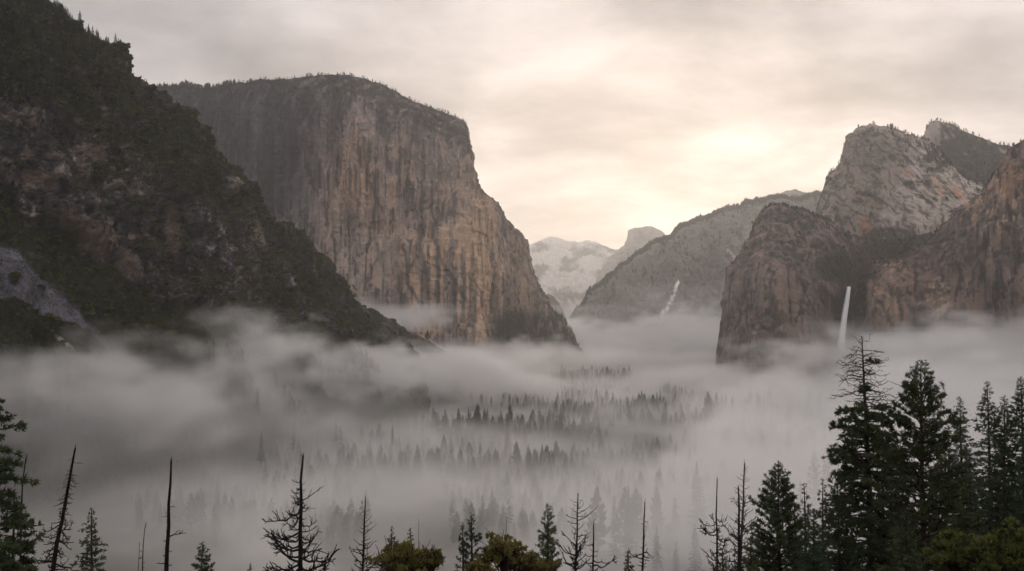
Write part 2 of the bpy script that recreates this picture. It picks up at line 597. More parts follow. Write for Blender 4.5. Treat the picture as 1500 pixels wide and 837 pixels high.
def el_rock():
    Z = -15.0
    rim = [(150, 180, 4200), (200, 132, 4000), (240, 127, 3900), (270, 128, 3800), (300, 130, 3700), (330, 125, 3600), (345, 122, 3550), (400, 119, 3420),
           (440, 116, 3380), (465, 110, 3350), (500, 108, 3320), (530, 113, 3300), (560, 126, 3280), (600, 147, 3260),
           (640, 162, 3250), (668, 171, 3245), (680, 178, 3245), (684, 190, 3250), (685, 225, 3262), (689, 262, 3280), (700, 276, 3330),
           (722, 300, 3400), (744, 327, 3470), (752, 345, 3500), (765, 375, 3560), (780, 410, 3620), (798, 438, 3680), (815, 462, 3740),
           (836, 490, 3800), (852, 520, 3850), (865, 545, 3880)]
    foot = [(170, 3900), (215, 3750), (245, 3650), (272, 3560), (300, 3470), (330, 3400), (345, 3350), (400, 3230), (440, 3180), (470, 3140), (505, 3100),
            (540, 3070), (575, 3040), (612, 3010), (655, 2990), (690, 2960), (705, 2945), (713, 2940), (718, 2955), (722, 3000), (735, 3080),
            (752, 3180), (770, 3280), (780, 3320), (792, 3400), (803, 3480), (818, 3570), (832, 3650), (850, 3730), (862, 3790), (870, 3850)]
    foot = [(a, None, b, Z) for a, b in foot]
    G, V, U = loft([rim, foot], 900, [560], [steep], 1500, 40, 0.0, jag=2.0, seed=1.3)
    px0, py0 = to_px(G)
    G2, nrm, F = cliff_relief(G, V, 1.0, 1.0, 0.05, 26)
    px, py = to_px(G2)
    P = G2
    # colours of the rock
    c = np.ones(G.shape) * lin(118, 110, 106)
    tone = fbm(P, (120, 120, 300), 4, 0.55, 7)
    streak = fbm(P, (13, 13, 500), 4, 0.6, 8)
    streak2 = fbm(P, (30, 30, 900), 3, 0.55, 9)
    c = c * (1 + 0.30 * tone + 0.18 * F['mid'])[..., None]
    b1 = fbm(P, (70, 70, 1800), 3, 0.6, 10); b2 = fbm(P, (24, 24, 1200), 3, 0.6, 11)
    c = c * (1 + 0.70 * b1 + 0.35 * b2)[..., None]
    # left third: darker blue-grey
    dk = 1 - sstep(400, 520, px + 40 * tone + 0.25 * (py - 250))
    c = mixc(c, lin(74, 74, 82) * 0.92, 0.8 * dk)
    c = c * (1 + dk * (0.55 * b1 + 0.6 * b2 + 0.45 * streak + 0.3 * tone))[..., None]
    crk = sstep(0.60, 0.78, fbm(P, (42, 42, 1100), 3, 0.5, 12, ridged=True)) * sstep(-0.3, 0.15, fbm(P, (200, 200, 160), 2, 0.5, 14))
    drk = sstep(0.05, 0.4, fbm(P, (20, 20, 900), 3, 0.55, 25) + 0.35 * fbm(P, (110, 110, 160), 2, 0.5, 26))
    # warm orange-brown bands
    wr = sstep(430, 500, px) * sstep(160, 235, py) * (0.35 + 0.65 * sstep(-0.15, 0.35, streak2 + 0.5 * tone))
    c = mixc(c, lin(156, 130, 106), 0.85 * wr)
    c = mixc(c, lin(176, 136, 98), 0.8 * ell(px, py, 524, 225, 26, 90) * sstep(-0.1, 0.3, streak))
    c = mixc(c, lin(190, 152, 112), 0.7 * ell(px, py, 708, 370, 26, 110) * sstep(-0.3, 0.2, streak))
    c = mixc(c, lin(184, 154, 124), 0.75 * ell(px, py, 670, 410, 90, 110) * sstep(-0.3, 0.3, tone + streak2))
    c = mixc(c, lin(160, 146, 132), 0.55 * ell(px, py, 520, 390, 70, 60))
    zone = sstep(-0.25, 0.2, fbm(P, (130, 130, 260), 3, 0.55, 23)); zone2 = sstep(-0.2, 0.2, fbm(P, (160, 160, 200), 3, 0.55, 24))
    # near-black water stains hanging from the rim and roofs
    stn = sstep(0.12, 0.42, streak + 0.25 * streak2 - 0.1 * sstep(330, 480, py))
    c = mixc(c, lin(56, 52, 54), 0.88 * zone * stn * sstep(430, 520, px) * (1 - 0.6 * sstep(400, 500, py)))
    stn2 = sstep(0.10, 0.3, fbm(P, (9, 9, 260), 3, 0.6, 15))
    c = mixc(c, lin(60, 55, 56), 0.6 * stn2 * zone2)
    lt = sstep(0.2, 0.45, fbm(P, (8, 8, 200), 3, 0.6, 16))
    c = mixc(c, lin(186, 166, 144), 0.5 * (1 - 0.8 * zone) * lt * sstep(380, 470, px))
    # dark curved corners and roofs
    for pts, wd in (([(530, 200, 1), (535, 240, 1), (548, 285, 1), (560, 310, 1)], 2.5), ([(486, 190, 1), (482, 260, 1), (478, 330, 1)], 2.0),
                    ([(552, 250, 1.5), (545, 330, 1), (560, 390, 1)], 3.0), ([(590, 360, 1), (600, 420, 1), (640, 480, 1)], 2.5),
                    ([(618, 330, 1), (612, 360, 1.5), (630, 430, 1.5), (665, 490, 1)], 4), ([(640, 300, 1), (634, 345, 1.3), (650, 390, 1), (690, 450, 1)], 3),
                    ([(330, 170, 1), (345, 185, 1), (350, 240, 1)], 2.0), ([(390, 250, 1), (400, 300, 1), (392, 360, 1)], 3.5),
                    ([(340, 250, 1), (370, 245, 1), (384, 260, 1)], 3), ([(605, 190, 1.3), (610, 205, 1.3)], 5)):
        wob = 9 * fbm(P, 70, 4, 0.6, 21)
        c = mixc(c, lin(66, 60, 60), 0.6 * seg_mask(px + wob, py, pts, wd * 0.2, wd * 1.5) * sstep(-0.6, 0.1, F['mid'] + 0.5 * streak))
    # pale water-polished streaks and the leaning pale pillar
    for pts, wd, a in (([(541, 325, 1), (556, 360, 1.3), (562, 420, 1.3), (566, 445, 1)], 4, 0.7), ([(492, 240, 0.6), (494, 330, 1), (497, 420, 1.2)], 3.5, 0.45),
                       ([(598, 330, 1), (606, 375, 1), (634, 425, 1.2), (655, 475, 1.4), (668, 500, 1.2)], 9, 0.6),
                       ([(664, 400, 0.5), (690, 440, 1), (705, 490, 1)], 6, 0.4), ([(250, 232, 1), (310, 250, 1)], 1, 0.0),
                       ([(316, 195, 1.3), (318, 215, 1.3)], 8, 0.3)):
        wob = 3 * fbm(P, 30, 2, 0.5, 22)
        c = mixc(c, lin(160, 148, 136), 0.75 * a * seg_mask(px + wob, py, pts, wd * 0.3, wd * 1.3) * sstep(-0.4, 0.2, streak))
    c = mixc(c, lin(46, 43, 46), 0.6 * crk)
    c = mixc(c, lin(54, 50, 53), 0.6 * drk * (1 - sstep(620, 760, px) * 0.4))
    # brushy slopes of the summit, ledges and the foot of the east face
    up = nrm[..., 2]
    veg = sstep(0.33, 0.6, up + 0.22 * fbm(P, 40, 3, 0.6, 17)) * sstep(-0.2, 0.2, fbm(P, 26, 3, 0.6, 18) + 0.12)
    veg = np.maximum(veg, ell(px, py, 500, 128, 90, 14) * sstep(-0.2, 0.25, fbm(P, 26, 3, 0.6, 18)) * 0.8)
    veg = np.maximum(veg, ell(px, py, 752, 478, 34, 28) * sstep(-0.5, 0.1, F['mid']))
    veg = np.maximum(veg, sstep(0, 12, px - 715) * sstep(450, 470, py + (px - 760) * 0.1) * sstep(-0.25, 0.2, fbm(P, 40, 3, .6, 19)) * 0.8)
    veg = np.maximum(veg, (V < 0) * 0.9)
    c = mixc(c, lin(62, 60, 46) * 0.8, 0.85 * veg)
    c = mixc(c, lin(150, 142, 136), 0.3 * ell(px, py, 450, 121, 20, 4, -25))
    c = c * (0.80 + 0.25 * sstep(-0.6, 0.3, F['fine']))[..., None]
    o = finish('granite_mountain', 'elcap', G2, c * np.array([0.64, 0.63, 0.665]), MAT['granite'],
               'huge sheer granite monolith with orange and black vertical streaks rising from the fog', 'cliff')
    SURF['elcap'] = (G2, nrm, V, veg, px, py)


el_rock()


def left_mountain():
    Z = -20.0
    rim = [(-620, -330, 800), (-420, -250, 900), (-220, -150, 1050), (-80, -62, 1180), (0, -15, 1250), (35, 2, 1280), (62, 18, 1300), (80, 30, 1310), (100, 50, 1330), (140, 72, 1350),
           (175, 98, 1380), (205, 122, 1400), (230, 142, 1420), (255, 165, 1440), (283, 192, 1460), (300, 215, 1480), (312, 240, 1500), (330, 262, 1520), (350, 300, 1550),
           (385, 330, 1590), (410, 345, 1620), (432, 348, 1650), (450, 360, 1670), (470, 385, 1700), (492, 408, 1720), (500, 432, 1730), (520, 458, 1750), (545, 478, 1780),
           (570, 500, 1800), (598, 518, 1815), (608, 534, 1825), (615, 560, 1830), (622, 606, 1835)]
    n = len(rim)
    foot = []
    for i, r in enumerate(rim):
        px = r[0]
        fy = np.interp(px, [-620, -220, 0, 200, 400, 500, 600, 680], [520, 700, 840, 1000, 1220, 1400, 1640, 1870])
        fx = px + np.interp(px, [-620, 0, 300, 500, 622], [0, 30, 50, 10, 0])
        foot.append((fx, None, fy, Z))

    def prof(v):
        return 0.25 * (1 - math.exp(-v * 10)) + 0.75 * v ** 1.15
    G, V, U = loft([rim, foot], 1050, [760], [prof], 900, 30, 0.0, jag=5.0, seed=2.2, jag_px=45)
    px0, py0 = to_px(G)
    nrm = smooth2(grid_normals(G), 8)
    nrm /= np.linalg.norm(nrm, axis=-1)[..., None]
    Q = G.copy()
    big = fbm(Q, (130, 130, 200), 4, 0.55, 31)
    gul = fbm(Q, (60, 60, 200), 4, 0.55, 32, ridged=True)
    st = fbm(Q, (70, 70, 60), 4, 0.5, 33) * 6
    fs = st - np.floor(st)
    slab = (np.floor(st) + sstep(0, 0.25, fs)) / 6
    fine = fbm(Q, (9, 9, 12), 4, 0.6, 34, ridged=True)
    led = fbm(Q, (50, 50, 13), 4, 0.6, 35, ridged=True)
    brushy = fbm(Q, 7, 3, 0.55, 36)
    # where the brush slopes, scree and cliffs lie
    up1 = py0 - (300 + 0.68 * px0)          # > 0 below the long diagonal brush slope's top
    top_talus = 285 + 0.83 * px0
    bot_talus = 395 + 0.62 * px0 + 0.0004 * px0 ** 2
    wob = 14 * fbm(Q, 60, 3, 0.6, 37)
    pxc = np.clip(px0, -300, 700)
    tt_ = np.interp(pxc, [-300, 0, 69, 114, 166, 230], [150, 372, 422, 457, 495, 541])
    tb_ = np.interp(pxc, [-300, 0, 45, 104, 166, 230], [390, 446, 464, 482, 507, 547])
    rag = 5 * fbm(Q, 14, 3, 0.6, 38) + 0.5 * wob
    talus = sstep(-3, 3, py0 - tt_ + rag) * (1 - sstep(-3, 3, py0 - tb_ - rag)) * (1 - sstep(200, 240, px0)) * sstep(-0.42, -0.3, fbm(Q, 18, 2, 0.5, 39))
    st_ = np.interp(pxc, [-300, 0, 35, 80, 121, 166, 208, 242, 330, 430, 560, 700], [200, 296, 318, 336, 370, 408, 428, 452, 470, 500, 540, 600])
    slope = sstep(-8, 8, py0 - st_ + wob)
    cliff = 1 - slope
    rk = 1 - sstep(380, 520, px0) * 0.65
    d = 52 * big + (24 * gul + 34 * slab + 7.0 * led + 5 * fine) * cliff * rk + (6 * gul * slope) + 2.2 * brushy * (1 - talus) - 5 * talus
    fade = np.where(V < 0, 0.5, 0.3 + 0.7 * sstep(0, 0.06, V))
    G2 = G + nrm * (d * fade)[..., None]
    n2 = grid_normals(G2)
    n2s = smooth2(n2, 2)
    px, py = to_px(G2)
    P = G2
    c = np.ones(G.shape) * lin(82, 78, 78)
    t1 = fbm(P, (70, 70, 50), 4, 0.55, 41); t2 = fbm(P, (26, 26, 44), 4, 0.58, 42); t3 = fbm(P, (8, 8, 5), 3, 0.6, 43)
    c = c * (1 + 0.7 * t1 + 0.5 * t2)[..., None]
    c = mixc(c, lin(150, 132, 114), 0.75 * sstep(0.1, 0.4, t1 + 0.5 * t3))
    c = mixc(c, lin(190, 176, 160), 0.8 * sstep(0.25, 0.5, t2 + 0.4 * t3))
    c = mixc(c, lin(38, 38, 44), 0.8 * sstep(0.12, 0.4, -t2 - 0.3 * fbm(P, (10, 10, 60), 3, 0.6, 44)))
    jn = fbm(P, (26, 26, 9), 4, 0.6, 47, ridged=True); jv = fbm(P, (11, 11, 40), 4, 0.6, 48, ridged=True)
    c = mixc(c, lin(28, 28, 32), 0.5 * np.maximum(sstep(0.52, 0.7, jn), sstep(0.5, 0.68, jv)))
    # rusty soil benches
    soil = np.maximum.reduce([ell(px, py, 135, 345, 70, 26, 35), ell(px, py, 60, 262, 55, 14, 5), ell(px, py, 190, 385, 34, 14, 40), ell(px, py, 150, 225, 26, 10), ell(px, py, 255, 340, 14, 40)])
    c = mixc(c, lin(104, 88, 74), 0.7 * soil * sstep(-0.35, 0.1, t2))
    # brush: on the gentler ground, over the ridge and everywhere below the diagonal
    vn = 1.1 * fbm(P, (60, 60, 46), 4, 0.58, 45) + 0.2 * t3
    up = n2s[..., 2]
    veg = sstep(0.02, 0.25, vn + 0.9 * (up - 0.42))
    ridge = 1 - sstep(95, 165, py - 0.52 * px + 20 * t1)
    veg = np.maximum(veg, ridge * sstep(-0.5, -0.1, vn) * 0.95)
    veg = np.maximum(veg, sstep(-0.3, 0.0, vn + 0.5 * t1) * sstep(330, 460, px + 0.6 * (py - 380)) * 0.95)
    veg = np.where(soil > 0.4, veg * 0.35, veg)
    veg = veg * (1 - 0.85 * cliff * np.maximum(ell(px, py, 130, 308, 120, 22, 12), ell(px, py, 40, 190, 60, 50)))
    veg = np.maximum(veg, slope * sstep(-0.55, -0.3, vn))
    veg = veg * (1 - talus)
    c = mixc(c, lin(58, 58, 38), veg)
    tal = lin(92, 90, 93) * (1 + 0.9 * fbm(P, 7, 4, 0.75, 46) + 0.4 * fbm(P, (60, 60, 60), 3, 0.6, 49))[..., None]
    c = c * (1 - talus[..., None]) + tal * talus[..., None]
    c = mixc(c, lin(170, 165, 160), 0.8 * np.maximum(ell(px, py, 97, 505, 22, 5, 40), ell(px, py, 190, 545, 40, 3, 25)) * sstep(-0.3, 0.2, t2))
    finish('rocky_mountain', 'left', G2, c * np.array([0.60, 0.595, 0.63]), MAT['rock_near'],
           'dark craggy mountainside with brush, brown ledges and a grey scree chute at the near end of the valley')
    SURF['left'] = (G2, n2s, V, veg * (1 - talus), px, py)
    SURF['left_ridge'] = ridge
    SURF['talus_mask'] = talus


left_mountain()


def talus_ridge():
    rim = [(420, 330, 2250), (460, 385, 2240), (500, 425, 2230), (520, 440, 2220), (535, 450, 2210), (560, 464, 2200), (590, 480, 2190), (612, 492, 2180), (628, 502, 2175), (650, 518, 2165),
           (668, 545, 2160), (680, 590, 2155)]
    foot = [(a + 10, None, 2050 + (a - 420) * 0.1, -20) for a, b, c in rim]
    G, V, U = loft([rim, foot], 300, [160], [lambda v: v], 600, 12, jag=3.0, seed=4.4, jag_px=25)
    nrm = grid_normals(G)
    G = G + nrm * (10 * fbm(G, 60, 4, 0.6, 51) + 3 * fbm(G, 14, 3, 0.6, 52))[..., None]
    px, py = to_px(G)
    c = np.ones(G.shape) * lin(92, 84, 78) * (1 + 0.5 * fbm(G, 25, 3, 0.6, 53))[..., None]
    veg = sstep(-0.15, 0.15, fbm(G, 22, 3, 0.6, 54))
    c = mixc(c, lin(54, 53, 38), veg * 0.9)
    finish('talus_hill', 'talus', G, c * 0.85, MAT['rock_near'], 'low scree and brush ridge running down into the fog below the big granite cliff', 'hill')
    SURF['talus'] = (G, grid_normals(G), V, veg, px, py)


talus_ridge()


def near_cathedral():
    rim = [(1056, 548, 2700), (1059, 510, 2705), (1063, 470, 2710), (1068, 430, 2715), (1074, 398, 2720), (1080, 377, 2730), (1100, 363, 2740), (1106, 345, 2750), (1112, 325, 2760), (1125, 305, 2780), (1150, 303, 2800),
           (1178, 310, 2840), (1205, 320, 2880), (1232, 338, 2950), (1262, 355, 3000), (1300, 362, 3000), (1338, 354, 2850), (1362, 345, 2700), (1385, 332, 2600), (1402, 318, 2520),
           (1430, 292, 2450), (1450, 272, 2420), (1462, 250, 2400), (1474, 226, 2390), (1484, 212, 2380), (1500, 205, 2380), (1560, 185, 2350), (1700, 150, 2250), (1900, 250, 2100), (2100, 460, 2000)]
    edge = [(1056, 552, 2690), (1060, 516, 2690), (1064, 478, 2680), (1069, 440, 2670), (1075, 410, 2660), (1082, 392, 2640), (1098, 385, 2610), (1106, 378, 2590), (1114, 372, 2570), (1130, 370, 2540), (1152, 378, 2520),
            (1176, 392, 2500), (1200, 408, 2500), (1222, 421, 2530), (1240, 424, 2610), (1257, 419, 2530), (1285, 402, 2490), (1320, 384, 2470), (1360, 366, 2450), (1392, 345, 2430),
            (1425, 308, 2410), (1447, 286, 2395), (1460, 264, 2380), (1474, 242, 2370), (1486, 226, 2360), (1502, 218, 2350), (1562, 200, 2320), (1700, 170, 2200), (1900, 270, 2080), (2100, 465, 1990)]
    fy = [2640, 2610, 2580, 2555, 2530, 2505, 2480, 2465, 2450, 2430, 2420, 2410, 2420, 2470, 2560, 2480, 2420, 2400, 2370, 2340, 2310, 2290, 2275, 2260, 2250, 2240, 2200, 2080, 1960, 1900]
    foot = [(e[0] - (3 if e[0] < 1080 else 0), None, y, -20) for e, y in zip(edge, fy)]
    G, V, U = loft([rim, edge, foot], 900, [130, 420], [lambda v: v, lambda v: 0.35 * (1 - math.exp(-v * 12)) + 0.65 * v], 1300, 30, jag=3.0, seed=5.1, jag_px=20)
    G2, nrm, F = cliff_relief(G, V, 0.75, 5.0, 0.1, 24)
    px, py = to_px(G2)
    P = G2
    c = np.ones(G.shape) * lin(108, 98, 92)
    tone = fbm(P, (90, 90, 180), 4, 0.55, 61)
    streak = fbm(P, (12, 12, 300), 4, 0.6, 62)
    blk = fbm(P, (30, 30, 26), 4, 0.65, 63)
    b2 = fbm(P, (26, 26, 700), 3, 0.6, 66)
    c = c * (1 + 0.35 * tone + 0.30 * blk + 0.45 * b2)[..., None]
    wr = sstep(-0.1, 0.35, tone + 0.4 * streak + 0.15 * sstep(1240, 1300, px))
    c = mixc(c, lin(132, 110, 92), 0.7 * wr)
    c = mixc(c, lin(156, 130, 104), 0.6 * ell(px, py, 1300, 420, 60, 60) * sstep(0.0, 0.3, streak))
    c = mixc(c, lin(146, 110, 84), 0.7 * ell(px, py, 1490, 270, 30, 34) * sstep(-0.3, 0.3, tone + streak))
    c = mixc(c, lin(160, 134, 106), 0.75 * ell(px, py, 1450, 300, 60, 60) * sstep(0.05, 0.3, streak))
    c = mixc(c, lin(178, 158, 130), 0.55 * ell(px, py, 1375, 445, 22, 40) * sstep(-0.2, 0.2, blk))
    c = mixc(c, lin(56, 50, 52), 0.7 * sstep(0.1, 0.4, -streak - 0.3 * tone))
    c = mixc(c, lin(54, 50, 54), 0.7 * ell(px, py, 1385, 370, 60, 40) * sstep(-0.4, 0.2, blk + streak))
    crk = sstep(0.66, 0.8, fbm(P, (40, 40, 110), 3, 0.5, 67, ridged=True))
    c = mixc(c, lin(44, 40, 42), 0.6 * crk)
    # rock colour much darker in the alcove of the fall
    c = mixc(c, lin(36, 34, 40), 0.95 * np.maximum(ell(px, py, 1243, 475, 30, 75), ell(px, py, 1262, 440, 10, 60)))
    c = mixc(c, lin(150, 138, 126), 0.35 * sstep(0.18, 0.45, fbm(P, (16, 16, 50), 3, 0.6, 64)))
    # brush on the shoulder and in the hanging valley
    vn = fbm(P, (30, 30, 24), 4, 0.6, 65)
    veg = sstep(-0.15, 0.2, vn) * (1 - sstep(0.85, 1.1, V + 0.2 * tone)) * (px < 1380) * 0.8
    veg = np.maximum(veg, np.maximum(ell(px, py, 1240, 395, 55, 26, 8), ell(px, py, 1300, 365, 55, 20, -8)) * sstep(-0.7, -0.2, vn))
    veg = np.maximum(veg, 0.8 * ell(px, py, 1110, 470, 50, 60, -20) * sstep(-0.1, 0.25, vn))
    veg = np.maximum(veg, 0.55 * sstep(0.2, 0.4, vn))
    veg = np.maximum(veg, (V < 0) * 1.0)
    c = mixc(c, lin(64, 60, 44) * 0.9, veg * 0.9)
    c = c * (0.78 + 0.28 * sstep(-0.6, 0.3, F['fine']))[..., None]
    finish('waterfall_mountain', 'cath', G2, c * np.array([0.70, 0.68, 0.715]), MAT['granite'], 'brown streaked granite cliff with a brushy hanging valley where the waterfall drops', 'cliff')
    SURF['cath'] = (G2, nrm, V, veg, px, py)


near_cathedral()


def middle_cathedral():
    rim = [(1180, 420, 3350), (1188, 380, 3350), (1196, 335, 3350), (1203, 300, 3360), (1212, 265, 3380), (1222, 248, 3390), (1232, 238, 3400), (1238, 215, 3400), (1243, 200, 3400), (1255, 190, 3410), (1280, 184, 3420), (1300, 187, 3430),
           (1330, 197, 3450), (1358, 207, 3480), (1375, 222, 3480), (1395, 248, 3470), (1415, 264, 3450), (1446, 275, 3420), (1480, 300, 3400), (1520, 360, 3380)]
    fyy = np.linspace(3230, 3060, len(rim))
    foot = [(1180, None, 3230, -20), (1188, None, 3210, -20), (1196, None, 3200, -20), (1206, None, 3180, -20), (1214, None, 3160, -20), (1224, None, 3140, -20), (1236, None, 3120, -20), (1250, None, 3110, -20), (1262, None, 3100, -20),
            (1276, None, 3090, -20), (1292, None, 3080, -20), (1308, None, 3075, -20), (1330, None, 3070, -20), (1352, None, 3065, -20), (1370, None, 3060, -20), (1392, None, 3050, -20), (1415, None, 3040, -20), (1446, None, 3030, -20), (1480, None, 3020, -20), (1520, None, 3010, -20)]
    G, V, U = loft([rim, foot], 520, [460], [lambda v: 0.45 * (1 - math.exp(-v * 7)) + 0.55 * v ** 1.2], 900, 20, jag=2.0, seed=6.1, jag_px=20)
    G2, nrm, F = cliff_relief(G, V, 0.9, 6.0, -0.08, 30)
    px, py = to_px(G2)
    P = G2
    c = np.ones(G.shape) * lin(134, 122, 112)
    tone = fbm(P, (90, 90, 140), 4, 0.55, 71)
    Q = P.copy(); Q[..., 2] += 0.55 * P[..., 0]
    dg = 0.55 * fbm(Q, (70, 70, 24), 4, 0.65, 72) + 0.6 * fbm(P, (45, 45, 60), 4, 0.6, 76)
    streak = fbm(P, (12, 12, 200), 4, 0.6, 73)
    c = c * (1 + 0.3 * tone + 0.22 * streak)[..., None]
    right = sstep(1290, 1350, px + 0.4 * (py - 250))
    c = mixc(c, lin(176, 166, 156), 0.6 * right * sstep(-0.3, 0.2, dg))
    c = mixc(c, lin(176, 112, 78), 0.85 * np.maximum(ell(px, py, 1385, 277, 34, 12, 28), ell(px, py, 1335, 260, 26, 6, 30)) * sstep(-0.3, 0.2, dg + tone))
    c = mixc(c, lin(160, 108, 80), 0.7 * ell(px, py, 1267, 335, 10, 22) + 0 * px)
    c = mixc(c, lin(160, 110, 80), 0.5 * sstep(0.25, 0.5, fbm(P, 60, 3, 0.6, 74)))
    c = mixc(c, lin(60, 56, 56), 0.75 * sstep(0.12, 0.35, -dg - 0.3 * tone))
    crk = sstep(0.62, 0.78, fbm(Q, (60, 60, 50), 3, 0.5, 77, ridged=True))
    c = mixc(c, lin(56, 52, 52), 0.55 * crk)
    c = mixc(c, lin(80, 74, 70), 0.6 * ell(px, py, 1270, 225, 44, 28) * sstep(-0.4, 0.2, tone + streak))
    vn = fbm(P, (34, 34, 24), 4, 0.6, 75)
    veg = sstep(0.05, 0.3, vn) * (1 - sstep(0.03, 0.14, V + 0.03 * tone))
    veg = np.maximum(veg, ell(px, py, 1375, 232, 26, 30, 40) * sstep(-0.3, 0.1, vn))
    veg = np.maximum(veg, ell(px, py, 1300, 345, 50, 14) * sstep(-0.5, 0, vn))
    veg = np.maximum(veg, (V < 0) * 1.0)
    c = mixc(c, lin(70, 66, 50), veg * 0.85)
    finish('grey_mountain', 'mid', G2, c * 1.0, MAT['granite'], 'pale grey rounded granite peak with rusty scars above the waterfall cliff', 'mountain')
    SURF['mid'] = (G2, nrm, V, veg, px, py)

    rim = [(1330, 330, 4200), (1345, 280, 4200), (1353, 230, 4200), (1358, 200, 4200), (1359, 186, 4210), (1363, 179, 4220), (1372, 178, 4230), (1390, 183, 4230), (1415, 193, 4220), (1440, 203, 4210), (1462, 212, 4200), (1482, 216, 4190),
           (1500, 240, 4170), (1540, 300, 4150), (1580, 420, 4100)]
    foot = [(a, None, 3850 + 0 * a, -20) for a, b, cc in rim]
    G, V, U = loft([rim, foot], 300, [260], [lambda v: 0.3 * (1 - math.exp(-v * 5)) + 0.7 * v], 900, 14, jag=2.0, seed=7.1, jag_px=16)
    G2, nrm, F = cliff_relief(G, V, 0.8, 7.0, -0.2, 34)
    px, py = to_px(G2)
    P = G2
    c = np.ones(G.shape) * lin(122, 112, 104) * (1 + 0.35 * fbm(P, 60, 4, 0.6, 81))[..., None]
    vn = fbm(P, 40, 4, 0.6, 82)
    veg = sstep(-0.25, 0.1, vn + 0.4 * ell(px, py, 1415, 240, 60, 40) - 0.4 * ell(px, py, 1368, 200, 12, 30))
    veg = np.maximum(veg, (V < 0) * 1.0)
    c = mixc(c, lin(66, 64, 50), veg * 0.9)
    finish('wooded_mountain', 'high', G2, c * 0.9, MAT['granite'], 'brushy square shouldered summit behind the pale grey peak', 'mountain')
    SURF['high'] = (G2, nrm, V, veg, px, py)


middle_cathedral()


